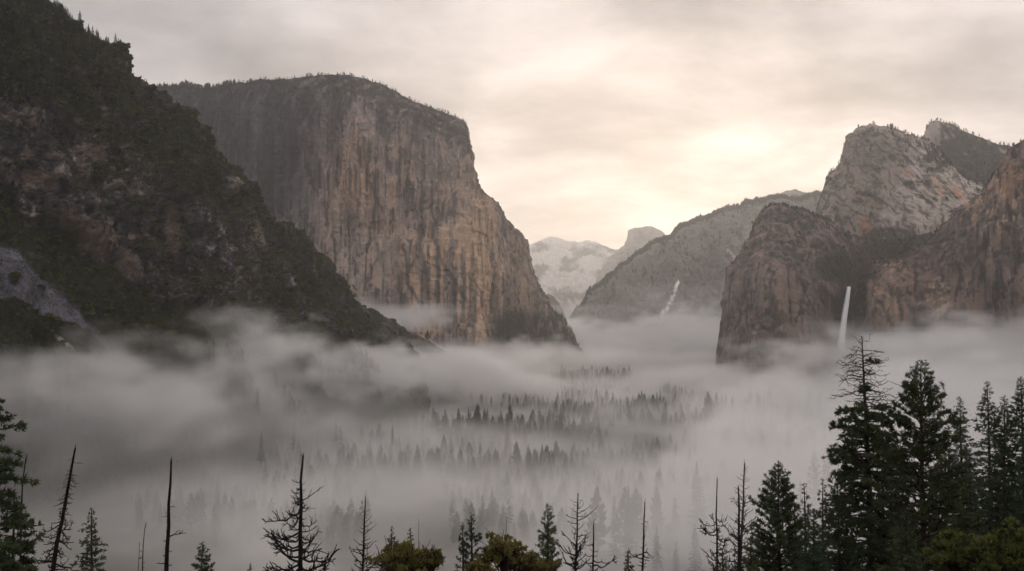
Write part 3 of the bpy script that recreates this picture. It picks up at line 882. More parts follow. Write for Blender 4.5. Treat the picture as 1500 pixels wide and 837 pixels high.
def far_ridges():
    # central forested ridge
    rim = [(790, 500, 5200), (828, 478, 5250), (840, 466, 5300), (855, 452, 5350), (866, 432, 5400), (878, 422, 5450), (900, 403, 5550), (925, 386, 5650), (950, 366, 5750), (975, 351, 5850), (1000, 336, 5950),
           (1030, 320, 6050), (1060, 309, 6150), (1100, 300, 6250), (1130, 293, 6300), (1170, 290, 6350), (1210, 287, 6400), (1260, 284, 6400), (1330, 330, 6300), (1420, 420, 6100)]
    foot = [(a + (35 if a < 1000 else 10), None, y - 650 + (0 if a > 900 else 100), -20) for a, b, y in rim]
    G, V, U = loft([rim, foot], 520, [320], [lambda v: 0.25 * (1 - math.exp(-v * 6)) + 0.75 * v], 2500, 16, jag=2.0, seed=8.1, jag_px=18)
    G2, nrm, F = cliff_relief(G, V, 2.0, 8.0, 0.0, 60)
    px, py = to_px(G2)
    P = G2
    c = np.ones(G.shape) * lin(96, 92, 88) * (1 + 0.25 * fbm(P, 200, 4, 0.6, 91))[..., None]
    rock = sstep(1040, 1100, px) * sstep(300, 345, py) * (1 - sstep(450, 480, py)) * sstep(-0.2, 0.2, fbm(P, (60, 60, 300), 4, 0.6, 92) + 0.05)
    vv = sstep(-0.3, 0.1, fbm(P, 160, 4, 0.6, 93))
    c = mixc(c, lin(92, 86, 78), 0.8 * vv)
    c = mixc(c, lin(140, 132, 122), 0.7 * rock)
    wob = 5 * fbm(P, 120, 3, 0.6, 94)
    scar = seg_mask(px + wob, py, [(993, 410, 0.5), (990, 425, 0.9), (984, 440, 0.9), (976, 452, 1.2), (970, 466, 1.8)], 1.5, 3.0)
    scar = scar * sstep(-0.35, 0.1, fbm(P, (30, 30, 60), 3, 0.6, 95))
    c = mixc(c, lin(225, 215, 205), scar)
    c = mixc(c, lin(200, 190, 180), 0.8 * seg_mask(px, py, [(1066, 366, 1), (1082, 384, 1)], 0.8, 1.0) + 0 * px)
    finish('forested_mountain', 'ridge', G2, c * 1.35, MAT['far'], 'hazy forested ridge with a white rockslide scar closing the middle of the valley')  # ridge colour lightened overall, haze put into the albedo
    SURF['ridge'] = (G2, nrm, V, vv, px, py)

    def simple(name, rim, back, seed, col, col2, label, amp=2.0, dY=900, nu=260, nv=140, smoothx=0):
        foot = [(a, None, y - dY, -20) for a, b, y in rim]
        G, V, U = loft([rim, foot], nu, [nv], [lambda v: v], back, 12, jag=1.0, seed=seed, jag_px=18)
        G2, nrm, F = cliff_relief(G, V, amp, seed, 0.3, 90)
        P = G2
        c = np.ones(G.shape) * np.asarray(col)
        c = mixc(c, col2, sstep(-0.1, 0.25, fbm(P, 350, 5, 0.6, seed + 1)))
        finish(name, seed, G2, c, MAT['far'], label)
        SURF[name] = (G2, nrm, V, None, *to_px(G2))
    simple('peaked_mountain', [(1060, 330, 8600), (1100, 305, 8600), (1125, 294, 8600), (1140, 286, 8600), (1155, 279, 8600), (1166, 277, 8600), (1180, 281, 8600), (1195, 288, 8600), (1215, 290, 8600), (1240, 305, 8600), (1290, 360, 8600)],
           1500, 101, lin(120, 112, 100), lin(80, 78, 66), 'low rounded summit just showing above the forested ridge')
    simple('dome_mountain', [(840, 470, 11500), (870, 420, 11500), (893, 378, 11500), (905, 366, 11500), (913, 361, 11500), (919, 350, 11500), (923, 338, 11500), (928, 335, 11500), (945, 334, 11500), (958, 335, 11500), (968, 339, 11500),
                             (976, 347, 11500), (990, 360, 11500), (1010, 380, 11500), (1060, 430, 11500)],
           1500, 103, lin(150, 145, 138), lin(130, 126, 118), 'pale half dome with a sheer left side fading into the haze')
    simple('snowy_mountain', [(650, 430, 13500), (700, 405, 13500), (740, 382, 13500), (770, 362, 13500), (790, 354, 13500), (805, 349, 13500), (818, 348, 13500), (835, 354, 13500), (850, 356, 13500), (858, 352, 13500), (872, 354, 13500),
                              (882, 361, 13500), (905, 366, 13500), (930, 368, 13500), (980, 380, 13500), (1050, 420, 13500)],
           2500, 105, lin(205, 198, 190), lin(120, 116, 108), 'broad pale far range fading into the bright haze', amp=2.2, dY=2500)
    simple('dark_hill', [(770, 480, 6200), (782, 455, 6200), (795, 436, 6200), (803, 431, 6200), (810, 434, 6200), (816, 445, 6200), (824, 462, 6200), (835, 485, 6200)],
           900, 107, lin(90, 86, 80), lin(60, 60, 52), 'small dim wooded knoll peeping out behind the big granite monolith', amp=1.0, dY=400, nu=90, nv=60)


far_ridges()

# ------------------------------------------------------------------ foliage building blocks


class Soup:
    def __init__(s):
        s.v = []; s.q = []; s.t = []; s.n = 0

    def add(s, v, q=None, t=None):
        v = np.asarray(v, float).reshape(-1, 3)
        if q is not None and len(q): s.q.append(np.asarray(q, np.int64) + s.n)
        if t is not None and len(t): s.t.append(np.asarray(t, np.int64) + s.n)
        s.v.append(v); s.n += len(v)

    def tube(s, pts, rad, k=6):
        pts = np.asarray(pts, float); rad = np.asarray(rad, float)
        n = len(pts)
        tan = np.gradient(pts, axis=0)
        tan /= np.linalg.norm(tan, axis=1)[:, None] + 1e-9
        ref = np.array([0.31, 0.17, 0.93]) if abs(tan[0, 2]) < 0.8 else np.array([1.0, 0.1, 0])
        a = np.cross(tan, ref); a /= np.linalg.norm(a, axis=1)[:, None] + 1e-9
        b = np.cross(tan, a)
        th = np.linspace(0, 2 * np.pi, k, endpoint=False)
        ring = pts[:, None] + rad[:, None, None] * (np.cos(th)[None, :, None] * a[:, None] + np.sin(th)[None, :, None] * b[:, None])
        i = np.arange(n * k).reshape(n, k)
        j = np.roll(i, -1, 1)
        q = np.stack([i[:-1], j[:-1], j[1:], i[1:]], -1).reshape(-1, 4)
        s.add(ring.reshape(-1, 3), q)

    def blades(s, P, D, L, Wd, m, spread, r):
        """m pointed blades from every point of P fanned round direction D"""
        P = np.repeat(P, m, 0); D = np.repeat(D, m, 0)
        n = len(P)
        d = D + spread * r.normal(size=(n, 3))
        d /= np.linalg.norm(d, axis=1)[:, None] + 1e-9
        side = np.cross(d, r.normal(size=(n, 3)))
        side /= np.linalg.norm(side, axis=1)[:, None] + 1e-9
        l = (L if np.ndim(L) == 0 else np.repeat(L, m)) * r.uniform(0.6, 1.3, n)
        wd = Wd * r.uniform(0.6, 1.4, n)
        a = P + d * (l * 0.35)[:, None] + side * wd[:, None]
        b = P + d * (l * 0.35)[:, None] - side * wd[:, None]
        e = P + d * l[:, None]
        v = np.stack([P, a, e, b], 1).reshape(-1, 3)
        i = np.arange(n) * 4
        s.add(v, np.stack([i, i + 1, i + 2, i + 3], -1))

    def mesh(s, name, mat=None, smooth=False):
        v = np.concatenate(s.v) if s.v else np.zeros((0, 3))
        me = mesh_np(name, v, quads=np.concatenate(s.q) if s.q else None, tris=np.concatenate(s.t) if s.t else None, smooth=smooth)
        if mat: me.materials.append(mat)
        return me


def trunk_pts(H, lean=(0, 0), wob=0.0, n=14, r=rng):
    t = np.linspace(0, 1, n)
    x = lean[0] * t + wob * np.sin(t * 5 + r.uniform(0, 6)) * t
    y = lean[1] * t + wob * np.sin(t * 4 + r.uniform(0, 6)) * t
    return np.stack([x, y, H * t], -1)


def conifer(H, R, c0=0.15, seed=0, style='fir', dens=1.0, blade=(0.55, 0.06), r0=None, lean=(0, 0), bare_top=0.0, gaps=0.0, m=7, limbs=True, D=None, vis=1e9):
    """returns (wood Soup, needles Soup).  style: fir (level, drooping sprays), pine (upswept bunches), old (broken, open)"""
    r = np.random.default_rng(seed)
    wood, lf = Soup(), Soup()
    r0 = r0 or H * 0.011 + 0.05
    tp = trunk_pts(H, lean, H * 0.004, 16, r)
    tt = np.linspace(0, 1, 16)
    wood.tube(tp, r0 * (1 - tt) ** 0.8 + 0.03, 8)

    def tr(t):
        return np.array([np.interp(t, tt, tp[:, k]) for k in range(3)])
    span = min(H * (1 - c0), vis)
    c0 = 1 - span / H
    DD = D
    nb = int(span * 5.2 * dens * (0.85 if style == 'pine' else 1.0))
    for k in range(nb):
        t = c0 + (1 - c0) * ((k + r.uniform(0, 1)) / nb)
        s = min(1.0, (1 - t) * H / (DD or span))
        if style == 'fir':
            pr = s ** 0.85 * (1 if DD else (0.75 + 0.25 * min(1, (t - c0) * 12 + 0.4)))
        elif style == 'pine':
            pr = min(1.0, (s ** 0.85) * 1.05) * (1 if DD else (0.6 + 0.4 * min(1, (t - c0) * 8)))
        else:
            pr = (0.30 + 0.75 * s ** 0.8) * min(1, s * 6 + 0.12)
        L = R * pr * r.uniform(0.62, 1.12) + 0.12
        bl = min(1.0, 0.40 + 2.2 * s)
        if gaps and r.uniform() < gaps:
            if r.uniform() < 0.5: continue
            L *= 0.55
        az = k * 2.399 + r.normal() * 0.35
        base = tr(t)
        out = np.array([math.cos(az), math.sin(az), 0])
        if style == 'fir':
            e0, e1 = 0.25 + 0.7 * (1 - s) ** 2, -0.55 * s
        elif style == 'pine':
            e0, e1 = 0.35 + 0.75 * (1 - s) ** 1.5, 0.55
        else:
            e0, e1 = 0.05 + 0.35 * (1 - s) * r.uniform(0.3, 1), -0.25 + r.normal() * 0.15
        n = max(4, int(L / 0.5) + 2)
        q = np.linspace(0, 1, n)
        pts = base + out * (L * q)[:, None]
        pts[:, 2] += L * (e0 * q + (e1 - e0 * 0.6) * 0.5 * q ** 2)
        pts[1:] += r.normal(size=(n - 1, 3)) * 0.05 * L * q[1:, None] ** 0.5 * (0.6 if style == 'fir' else 1)
        if limbs:
            wood.tube(pts, np.linspace(max(0.03, 0.018 * L + 0.015), 0.02, n), 4)
        if t > 1 - bare_top and r.uniform() < 0.93:
            for _ in range(int(L * 2)):
                i = r.integers(1, n)
                tw = pts[i] + np.cumsum(np.stack([out * 0.25 + r.normal(size=3) * 0.25 for _ in range(3)]), 0)
                wood.tube(np.vstack([pts[i], tw]), [0.035, 0.03, 0.025, 0.02], 3)
            continue
        # sprays
        side = np.cross(out, [0, 0, 1])
        nt_ = int((L * (5.0 if style == 'pine' else 3.8) * dens + 3) * (1.0 if style != 'old' else 1.1))
        qs = r.uniform(0.12 if style == 'fir' else (0.3 if style == 'pine' else 0.35), 1.0, nt_)
        bp = np.stack([np.interp(qs, q, pts[:, i]) for i in range(3)], -1)
        wv = (1 - 0.75 * qs) * L * (0.30 if style == 'fir' else 0.24)
        sv = r.uniform(-1, 1, nt_)
        P = bp + side[None] * (sv * wv)[:, None]
        P[:, 2] += (-0.15 * np.abs(sv) * wv if style == 'fir' else 0.25 * np.abs(sv) * wv)
        P += r.normal(size=P.shape) * 0.07
        D = out[None] * 0.7 + side[None] * sv[:, None] * 0.8
        D = D + np.array([0, 0, -0.25 if style == 'fir' else (0.75 if style == 'pine' else 0.15)])
        D /= np.linalg.norm(D, axis=1)[:, None]
        if style == 'pine':
            lf.blades(P + D * 0.1, D, blade[0] * bl, blade[1] * bl, m + 3, 0.75, r)
        else:
            lf.blades(P, D, blade[0] * bl, blade[1] * bl, m if style != 'old' else m * 2, 0.42 if style != 'old' else 0.7, r)
    top = tr(1.0)
    lf.blades(np.array([top - [0, 0, 0.4], top - [0, 0, 0.9]]), np.array([[0, 0, 1.0]] * 2), blade[0] * 0.9, blade[1] * 0.6, 8, 0.2, r)
    return wood, lf


def broadleaf(R, hc, seed, n=900, leaf=0.16, squash=0.8, m=10):
    """low oak or shrub top: many leaf sprays on branching limbs, lumpy outline"""
    r = np.random.default_rng(seed)
    wood, lf = Soup(), Soup()
    wood.tube(trunk_pts(hc - 0.1 * R, (0, 0), 0.2, 8, r), np.linspace(0.22, 0.06, 8), 7)
    cen = []
    nl = int(34 + R * 14)
    for k in range(nl):
        d = r.normal(size=3); d[2] = abs(d[2]) * 0.9 + 0.05
        d /= np.linalg.norm(d)
        rr = R * r.uniform(0.3, 1.0) * (0.55 + 0.75 * float(np.clip(0.5 + 1.3 * fbm(np.array([[d[0], d[1], d[2]]]), 0.5, 2, 0.6, seed * 0.37)[0], 0, 1)))
        c = np.array([d[0] * rr, d[1] * rr, hc + d[2] * rr * squash])
        cen.append((c, R * r.uniform(0.06, 0.17)))
        p0 = np.array([0, 0, hc - R * r.uniform(0.1, 1.2)])
        mid = (p0 + c) / 2 + r.normal(size=3) * 0.15 * R
        q = np.linspace(0, 1, 7)[:, None]
        pts = (1 - q) ** 2 * p0 + 2 * q * (1 - q) * mid + q * q * c
        wood.tube(pts, np.linspace(0.05, 0.015, 7), 5)
        for _ in range(4):
            e = c + r.normal(size=3) * R * 0.22
            wood.tube(np.stack([pts[4], (pts[4] + e) / 2 + r.normal(size=3) * 0.1, e]), [0.03, 0.02, 0.01], 3)
    per = n // nl
    for c, rad in cen:
        d = r.normal(size=(per, 3)); d /= np.linalg.norm(d, axis=1)[:, None]
        P = c + d * (rad * r.uniform(0.35, 1.05, per))[:, None] * np.array([1, 1, 0.75])
        lf.blades(P, d * 0.6 + np.array([0, 0, 0.35]), leaf * 1.9, leaf * 0.42, m, 0.8, r)
    return wood, lf


def snag_parts(H, seed, r0, lean=(0, 0), nb=26, L=3.0, t0=0.2, t1=0.93, style='curl', twigs=3, wob=0.01, thick=1.6):
    """dead tree: trunk Soup and a list of branch Soups"""
    r = np.random.default_rng(seed)
    tk = Soup()
    tp = trunk_pts(H, lean, H * wob, 18, r)
    tt = np.linspace(0, 1, 18)
    tp[:, :2] += r.normal(size=(18, 2)) * H * 0.0012
    tk.tube(tp, r0 * (1 - 0.86 * tt) ** 0.9, 9)
    e = tp[-1]
    for _ in range(3):
        tk.tube([e - [0, 0, 0.3], e + [r.normal() * 0.05, r.normal() * 0.05, r.uniform(0.1, 0.5)]], [r0 * 0.1, 0.01], 4)
    br = []
    for k in range(nb):
        t = t0 + (t1 - t0) * (k + r.uniform(0, 1)) / nb
        s = (1 - t) / (1 - t0)
        az = k * 2.399 + r.normal() * 0.5
        out = np.array([math.cos(az), math.sin(az) * 0.8, 0])
        base = np.array([np.interp(t, tt, tp[:, i]) for i in range(3)])
        ll = L * (0.30 + 0.70 * min(1, s * 1.5)) * r.choice([0.3, 0.6, 0.9, 1.15], p=[0.25, 0.3, 0.3, 0.15]) * r.uniform(0.8, 1.2)
        tilt = r.normal() * 0.16
        if style == 'stub':
            ll *= 0.4 if r.uniform() < 0.8 else 1.2
        n = 8
        q = np.linspace(0, 1, n)
        pts = base + out * (ll * q)[:, None]
        if style == 'curl':
            pts[:, 2] += ll * (-0.10 * np.sin(q * 3.0) - 0.12 * q + 0.38 * q ** 2.5 * r.uniform(0.2, 1.5))
        elif style == 'droop':
            pts[:, 2] += ll * (0.05 * q - 0.55 * q ** 1.5 + 0.25 * q ** 3)
        elif style == 'up':
            pts[:, 2] += ll * (0.25 * q + 0.35 * q ** 2)
        else:
            pts[:, 2] += ll * r.uniform(-0.2, 0.35) * q
        pts[:, 2] += ll * tilt * q
        pts[1:] += np.cumsum(r.normal(size=(n - 1, 3)) * 0.04 * ll, 0)
        b = Soup()
        rb = thick * (0.020 + 0.012 * ll) * (0.6 + 0.7 * s)
        b.tube(pts, np.linspace(rb, rb * 0.35, n), 5)
        nt_ = int(twigs * ll * 0.6 + r.uniform(0, 1))
        for _ in range(nt_):
            i = r.integers(2, n - 1)
            sd = np.cross(out, [0, 0, 1]) * r.choice([-1, 1])
            dd = out * r.uniform(0.2, 0.9) + sd * r.uniform(0.2, 0.8) + np.array([0, 0, r.uniform(-0.4, 0.9)])
            lw = ll * r.uniform(0.15, 0.4)
            tw = pts[i] + dd * lw * np.linspace(0, 1, 5)[:, None]
            tw[:, 2] += lw * 0.3 * np.linspace(0, 1, 5) ** 2
            tw[1:] += r.normal(size=(4, 3)) * 0.05 * lw
            b.tube(tw, np.linspace(rb * 0.6, rb * 0.28, 5), 4)
            if lw > 0.5:
                for _ in range(2):
                    j = r.integers(1, 4)
                    e2 = tw[j] + (dd * 0.5 + r.normal(size=3) * 0.5) * lw * 0.5
                    b.tube([tw[j], (tw[j] + e2) / 2 + r.normal(size=3) * 0.03, e2], [rb * 0.38, rb * 0.3, rb * 0.2], 3)
        br.append(b)
    return tk, br


# ------------------------------------------------------------------ scattered masses (things nobody could count)
def proto_collection(name, meshes):
    c = bpy.data.collections.new(name)
    for i, me in enumerate(meshes):
        c.objects.link(bpy.data.objects.new('%s_%02d' % (name, i), me))
    return c


def scatter(name, pts, scl, coll, nproto, label, cat, seed=1, zs=None, kinds=None):
    r = np.random.default_rng(seed)
    n = len(pts)
    me = mesh_np(name, pts)
    set_attr(me, 'scl', scl)
    set_attr(me, 'zsc', scl if zs is None else zs)
    set_attr(me, 'rot', r.uniform(0, 6.28, n))
    a = me.attributes.new('idx', 'INT', 'POINT')
    a.data.foreach_set('value', (r.integers(0, nproto, n) if kinds is None else kinds).astype(np.int32))
    g = bpy.data.node_groups.new(name, 'GeometryNodeTree')
    g.interface.new_socket('Geometry', in_out='INPUT', socket_type='NodeSocketGeometry')
    g.interface.new_socket('Geometry', in_out='OUTPUT', socket_type='NodeSocketGeometry')
    gi = g.nodes.new('NodeGroupInput'); go = g.nodes.new('NodeGroupOutput')
    ip = g.nodes.new('GeometryNodeInstanceOnPoints')
    ci = g.nodes.new('GeometryNodeCollectionInfo')
    ci.inputs['Collection'].default_value = coll
    ci.inputs['Separate Children'].default_value = True
    ci.inputs['Reset Children'].default_value = True

    def attr(nm, typ='FLOAT'):
        a = g.nodes.new('GeometryNodeInputNamedAttribute'); a.data_type = typ
        a.inputs['Name'].default_value = nm
        return [o for o in a.outputs if o.enabled and o.name == 'Attribute'][0]
    ip.inputs['Pick Instance'].default_value = True
    g.links.new(gi.outputs[0], ip.inputs['Points'])
    g.links.new(ci.outputs[0], ip.inputs['Instance'])
    g.links.new(attr('idx', 'INT'), ip.inputs['Instance Index'])
    cr = g.nodes.new('ShaderNodeCombineXYZ'); g.links.new(attr('rot'), cr.inputs[2])
    g.links.new(cr.outputs[0], ip.inputs['Rotation'])
    cs = g.nodes.new('ShaderNodeCombineXYZ')
    sa = attr('scl')
    g.links.new(sa, cs.inputs[0]); g.links.new(sa, cs.inputs[1]); g.links.new(attr('zsc'), cs.inputs[2])
    g.links.new(cs.outputs[0], ip.inputs['Scale'])
    g.links.new(ip.outputs[0], go.inputs[0])
    o = link(name, me, label=label, cat=cat, kind='stuff')
    md = o.modifiers.new('scatter', 'NODES'); md.node_group = g
    return o


def tree_mesh(name, seed, H=30, R=5, style='fir', mat='far_trees', coarse=1.0, c0=0.08, dens=0.35, gaps=0.0, bare=0.0, fm=5):
    wd, lf = conifer(H, R, c0, seed, style, dens, (1.7 * coarse, 0.34 * coarse), limbs=False, m=fm, gaps=gaps, bare_top=bare)
    nw = sum(len(q) for q in wd.q)
    s = Soup()
    s.add(np.concatenate(wd.v), np.concatenate(wd.q))
    s.add(np.concatenate(lf.v), np.concatenate(lf.q))
    me = s.mesh(name)
    me.materials.append(MAT['bark']); me.materials.append(MAT[mat])
    idx = np.ones(len(me.polygons), np.int32); idx[:nw] = 0
    me.polygons.foreach_set('material_index', idx)
    me.update()
    return me


def bush_mesh(name, seed, mat='brush'):
    r = np.random.default_rng(seed)
    s = Soup()
    import bmesh
    bm = bmesh.new()
    bmesh.ops.create_icosphere(bm, subdivisions=2, radius=1.0)
    v = np.array([x.co[:] for x in bm.verts]); f = [[x.index for x in p.verts] for p in bm.faces]
    bm.free()
    v = v * (0.72 + 0.35 * fbm(v, 0.8, 3, 0.6, seed))[:, None]
    v[:, 2] = v[:, 2] * 0.75 + 0.25
    s.add(v, t=f)
    d = r.normal(size=(90, 3)); d /= np.linalg.norm(d, axis=1)[:, None]; d[:, 2] = np.abs(d[:, 2])
    s.blades(d * 0.62 * np.array([1, 1, 0.75]) + [0, 0, 0.2], d, 0.42, 0.12, 3, 0.5, r)
    return s.mesh(name, MAT[mat])


BUSH = proto_collection('bush', [bush_mesh('bush', 200 + i) for i in range(5)])
fir_meshes = [tree_mesh('valley_fir', 300 + i, 30, R, 'fir', 'far_trees', gaps=g) for i, (R, g) in enumerate([(5.6, 0.1), (4.4, 0.2), (6.6, 0.05), (5.2, 0.3)])]
pine_meshes = [tree_mesh('valley_pine', 320 + i, 30, 6.2, 'pine', 'far_trees', c0=0.2) for i in range(2)]
brown_meshes = [tree_mesh('valley_dead_fir', 340 + i, 30, 4.6, 'fir', 'dead_needles', dens=0.3, gaps=0.3) for i in range(2)]
FAR = proto_collection('far_tree', fir_meshes + pine_meshes + brown_meshes)


def pick(key, n, weight, seed, sub=None):
    G, nrm, V, veg, px, py = SURF[key]
    r = np.random.default_rng(seed)
    # weight by surface area
    du = np.linalg.norm(np.gradient(G, axis=1), axis=-1); dv = np.linalg.norm(np.gradient(G, axis=0), axis=-1)
    wt = (weight * du * dv).ravel()
    wt = np.maximum(wt, 0); wt /= wt.sum()
    i = r.choice(wt.size, n, p=wt, replace=True)
    p = G.reshape(-1, 3)[i].copy()
    p += r.normal(size=p.shape) * np.array([1.0, 1.0, 0.2])
    return p, r, i


def masses():
    G, nrm, V, veg, px, py = SURF['left']
    vis = (V > -0.15) * (px > -60) * (py < 640)
    p, r, i = pick('left', 17000, np.clip(veg, 0, 1) ** 1.5 * vis, 1)
    s = r.lognormal(0.75, 0.38, len(p))
    scatter('brush', p - [0, 0, 0.6], np.clip(s, 0.9, 5.5), BUSH, 5, 'dark green chaparral brush covering the slopes of the craggy near mountainside', 'brush', 2)
    rocks = []
    for q_ in range(4):
        import bmesh
        bm = bmesh.new(); bmesh.ops.create_icosphere(bm, subdivisions=1, radius=1.0)
        v_ = np.array([t_.co[:] for t_ in bm.verts]); f_ = [[t_.index for t_ in p_.verts] for p_ in bm.faces]; bm.free()
        v_ = v_ * (0.8 + 0.5 * fbm(v_, 0.9, 2, 0.5, 60 + q_))[:, None] * np.array([1.2, 0.9, 0.7])
        sp_ = Soup(); sp_.add(v_, t=f_)
        rocks.append(sp_.mesh('scree_rock', MAT['scree']))
    ROCKS = proto_collection('scree_rock', rocks)
    p, r, i = pick('left', 5500, SURF['talus_mask'] * (px > -60), 31)
    scatter('scree_rubble', p, np.clip(r.lognormal(-0.35, 0.5, len(p)), 0.3, 3.2), ROCKS, 4, 'grey broken boulders of the scree chute on the near mountainside', 'rubble', 32)
    # forest on the top of the left mountain and firs down its ridge
    wt = SURF['left_ridge'] * vis * (0.15 + sstep(240, 40, px)) + 0.012 * veg * vis
    wt = wt + (np.abs(V) < 0.03) * vis * 0.6 * (0.3 + sstep(240, 60, px))
    wt = wt + 2.0 * ell(px, py, 290, 200, 30, 60, 50) * vis
    wt = wt * np.where(px < 230, 1, 0.5)
    p, r, i = pick('left', 1700, wt, 3)
    h = r.uniform(0.20, 0.62, len(p)) * (0.65 + 0.5 * (to_px(p)[0] < 180))
    k = np.where(r.uniform(size=len(p)) < 0.14, 6 + r.integers(0, 2, len(p)), r.integers(0, 6, len(p)))
    scatter('mountain_forest', p - [0, 0, 1.5], h * 0.95, FAR, 8, 'dense dark conifers with a few rusty dead ones on the upper slope of the near mountainside', 'forest', 4, zs=h, kinds=k)
    wt = (V > 0.2) * (py > 505) * (py < 720) * (px > -30) * (px < 560) * sstep(0, 90, py - 505) * (0.2 + veg)
    p, r, i = pick('left', 2600, wt, 33)
    h = r.uniform(0.45, 0.95, len(p))
    k = np.where(r.uniform(size=len(p)) < 0.25, 6 + r.integers(0, 2, len(p)), r.integers(0, 6, len(p)))
    scatter('slope_forest', p - [0, 0, 1.5], h, FAR, 8, 'misty conifers and rusty dead ones at the foot of the near mountainside', 'forest', 34, zs=h, kinds=k)
    # talus ridge
    G, nrm, V, veg, px, py = SURF['talus']
    p, r, i = pick('talus', 1500, veg * (V >= -0.1), 5)
    scatter('ridge_brush', p, np.clip(r.lognormal(0.9, 0.4, len(p)), 1, 6), BUSH, 5, 'brush clumps on the low misty ridge running below the big granite cliff', 'brush', 6)
    # rim trees of the big monolith
    G, nrm, V, veg, px, py = SURF['elcap']
    wt = ((V > -0.05) & (V < 0.045)) * (1 + 4.0 * (np.abs(V) < 0.012)) * (px < 700) * (px > 205) * (0.25 + veg + (px < 345) * 1.5)
    p, r, i = pick('elcap', 950, wt, 7)
    h = r.uniform(0.22, 0.60, len(p)) * np.where(to_px(p)[0] < 345, 1.15, 0.8)
    scatter('rim_trees', p - [0, 0, 1], h, FAR, 6, 'tiny trees fringing the rim of the big granite monolith', 'forest', 8, zs=h * 0.95)
    wt = veg * ((V > 0.02) & (px > 715) & (py > 440))
    p, r, i = pick('elcap', 900, wt + 1e-9, 9)
    h = r.uniform(0.25, 0.6, len(p))
    scatter('talus_trees', p - [0, 0, 1], h, FAR, 6, 'dark woods on the rubble at the right foot of the big granite monolith', 'forest', 10)
    # right hand cliffs
    G, nrm, V, veg, px, py = SURF['cath']
    wt = veg * ((V > -0.1) & (V < 1.4) & (px < 1510)) + 6 * (np.abs(V) < 0.02) * (px > 1085) * (px < 1215) + 3 * (np.abs(V) < 0.02) * (px > 1095) * (px < 1110)
    p, r, i = pick('cath', 3800, wt, 11)
    h = r.uniform(0.12, 0.42, len(p))
    scatter('cliff_woods', p - [0, 0, 1], h * 1.2, FAR, 6, 'small trees and brush on the shoulder and in the hanging valley above the waterfall', 'forest', 12, zs=h)
    for key, nm, n, lab in (('mid', 'peak_trees', 700, 'scattered trees on the crown of the pale grey peak'), ('high', 'summit_woods', 1500, 'dark woods covering the square shouldered summit')):
        G, nrm, V, veg, px, py = SURF[key]
        wt = veg * ((V > -0.06) & (V < 0.7)) + (0.8 if key == 'mid' else 0.4) * (np.abs(V) < 0.015) * (px > 1300)
        p, r, i = pick(key, n, wt, 13)
        h = r.uniform(0.25, 0.6, len(p))
        scatter(nm, p - [0, 0, 2], h * 1.2, FAR, 6, lab, 'forest', 14, zs=h)
    G, nrm, V, veg, px, py = SURF['ridge']
    wt = (0.4 * veg * (V < 0.7) * (V > 0) + 9 * (np.abs(V) < 0.02)) * (px > 835) * (px < 1220)
    p, r, i = pick('ridge', 2600, wt, 15)
    h = r.uniform(0.5, 1.2, len(p))
    scatter('ridge_forest', p - [0, 0, 2], h * 1.3, FAR, 6, 'hazy fringe of conifers along the forested ridge in the middle distance', 'forest', 16, zs=h)


masses()


# ------------------------------------------------------------------ the valley forest
# (px of first, px of last, py of tops, distance, how many, name of the row)
ROWS = [
    (470, 560, 622, 1350, 9, 'thin group below the brushy ridge toe'),
    (600, 690, 612, 1500, 8, 'short slender row left of the valley centre'),
    (640, 745, 600, 1550, 14, 'dark pointed row crossing the fog'),
    (745, 880, 622, 1500, 16, 'brownish row crossing the fog'),
    (500, 680, 655, 1150, 20, 'shadowed belt below the dark pointed row'),
    (815, 925, 536, 3000, 22, 'dark strip beyond the fog bank'),
    (925, 1010, 560, 2500, 12, 'little clumps where distant fog thins'),
    (820, 862, 597, 1900, 9, 'compact dark clump at valley centre'),
    (900, 1000, 592, 1900, 12, 'broken line right of the compact clump'),
    (1030, 1060, 524, 2600, 5, 'tiny group left of the waterfall cliff'),
    (1030, 1200, 572, 1750, 20, 'hazy row below the waterfall cliff'),
    (1060, 1200, 628, 1300, 12, 'very faint row right of valley centre'),
    (890, 1010, 705, 640, 6, 'faint grey group behind the pole snags'),
]


def valley():
    r = np.random.default_rng(77)
    n = 34000
    y = 620 + (5600 - 620) * r.uniform(size=n) ** 0.85
    x = (r.uniform(-0.56, 0.56, n)) * (y + 200)
    P = np.stack([x, y, 0 * x], -1)
    den = 1.3 * fbm(P, (420, 200, 200), 3, 0.5, 5.5) + 0.35 * fbm(P, 60, 2, 0.5, 6.6)
    pxa = 750 + F_PX * x / y
    den = den + 0.30 * sstep(150, 260, pxa) * (1 - sstep(640, 760, pxa)) * (y > 800) * (y < 1450)
    for (a_, b_, q_, Y_, n_, l_) in ROWS:
        den = den + 0.55 * sstep(a_ - 25, a_, pxa) * (1 - sstep(b_, b_ + 25, pxa)) * np.exp(-((y - Y_ * 1.03) / (0.06 * Y_)) ** 2)
    keep = den > 0.06 + 0.1 * (y > 3000)
    keep &= ~((np.abs(x + 0.095 * y + 5) < 30) & (y < 1100))
    x, y = x[keep], y[keep]
    z = ground_z(x, y)
    h = 0.35 + 0.8 * r.beta(1.6, 2.4, len(x))
    px, py = to_px(np.stack([x, y, z + 25], -1))
    dead = r.uniform(size=len(x)) < np.where((px < 330) | ((px > 700) & (px < 800)), 0.35, 0.08)
    k = np.where(dead, 6 + r.integers(0, 2, len(x)), r.integers(0, 6, len(x)))
    pts = np.stack([x, y, z - 0.5], -1)
    scatter('valley_forest', pts, h, FAR, 8, 'conifer forest on the valley floor half drowned in fog', 'forest', 78, zs=h * r.uniform(0.85, 1.15, len(x)), kinds=k)


valley()



ORD = ('first second third fourth fifth sixth seventh eighth ninth tenth eleventh twelfth thirteenth fourteenth fifteenth '
       'sixteenth seventeenth eighteenth nineteenth twentieth twenty-first twenty-second').split()


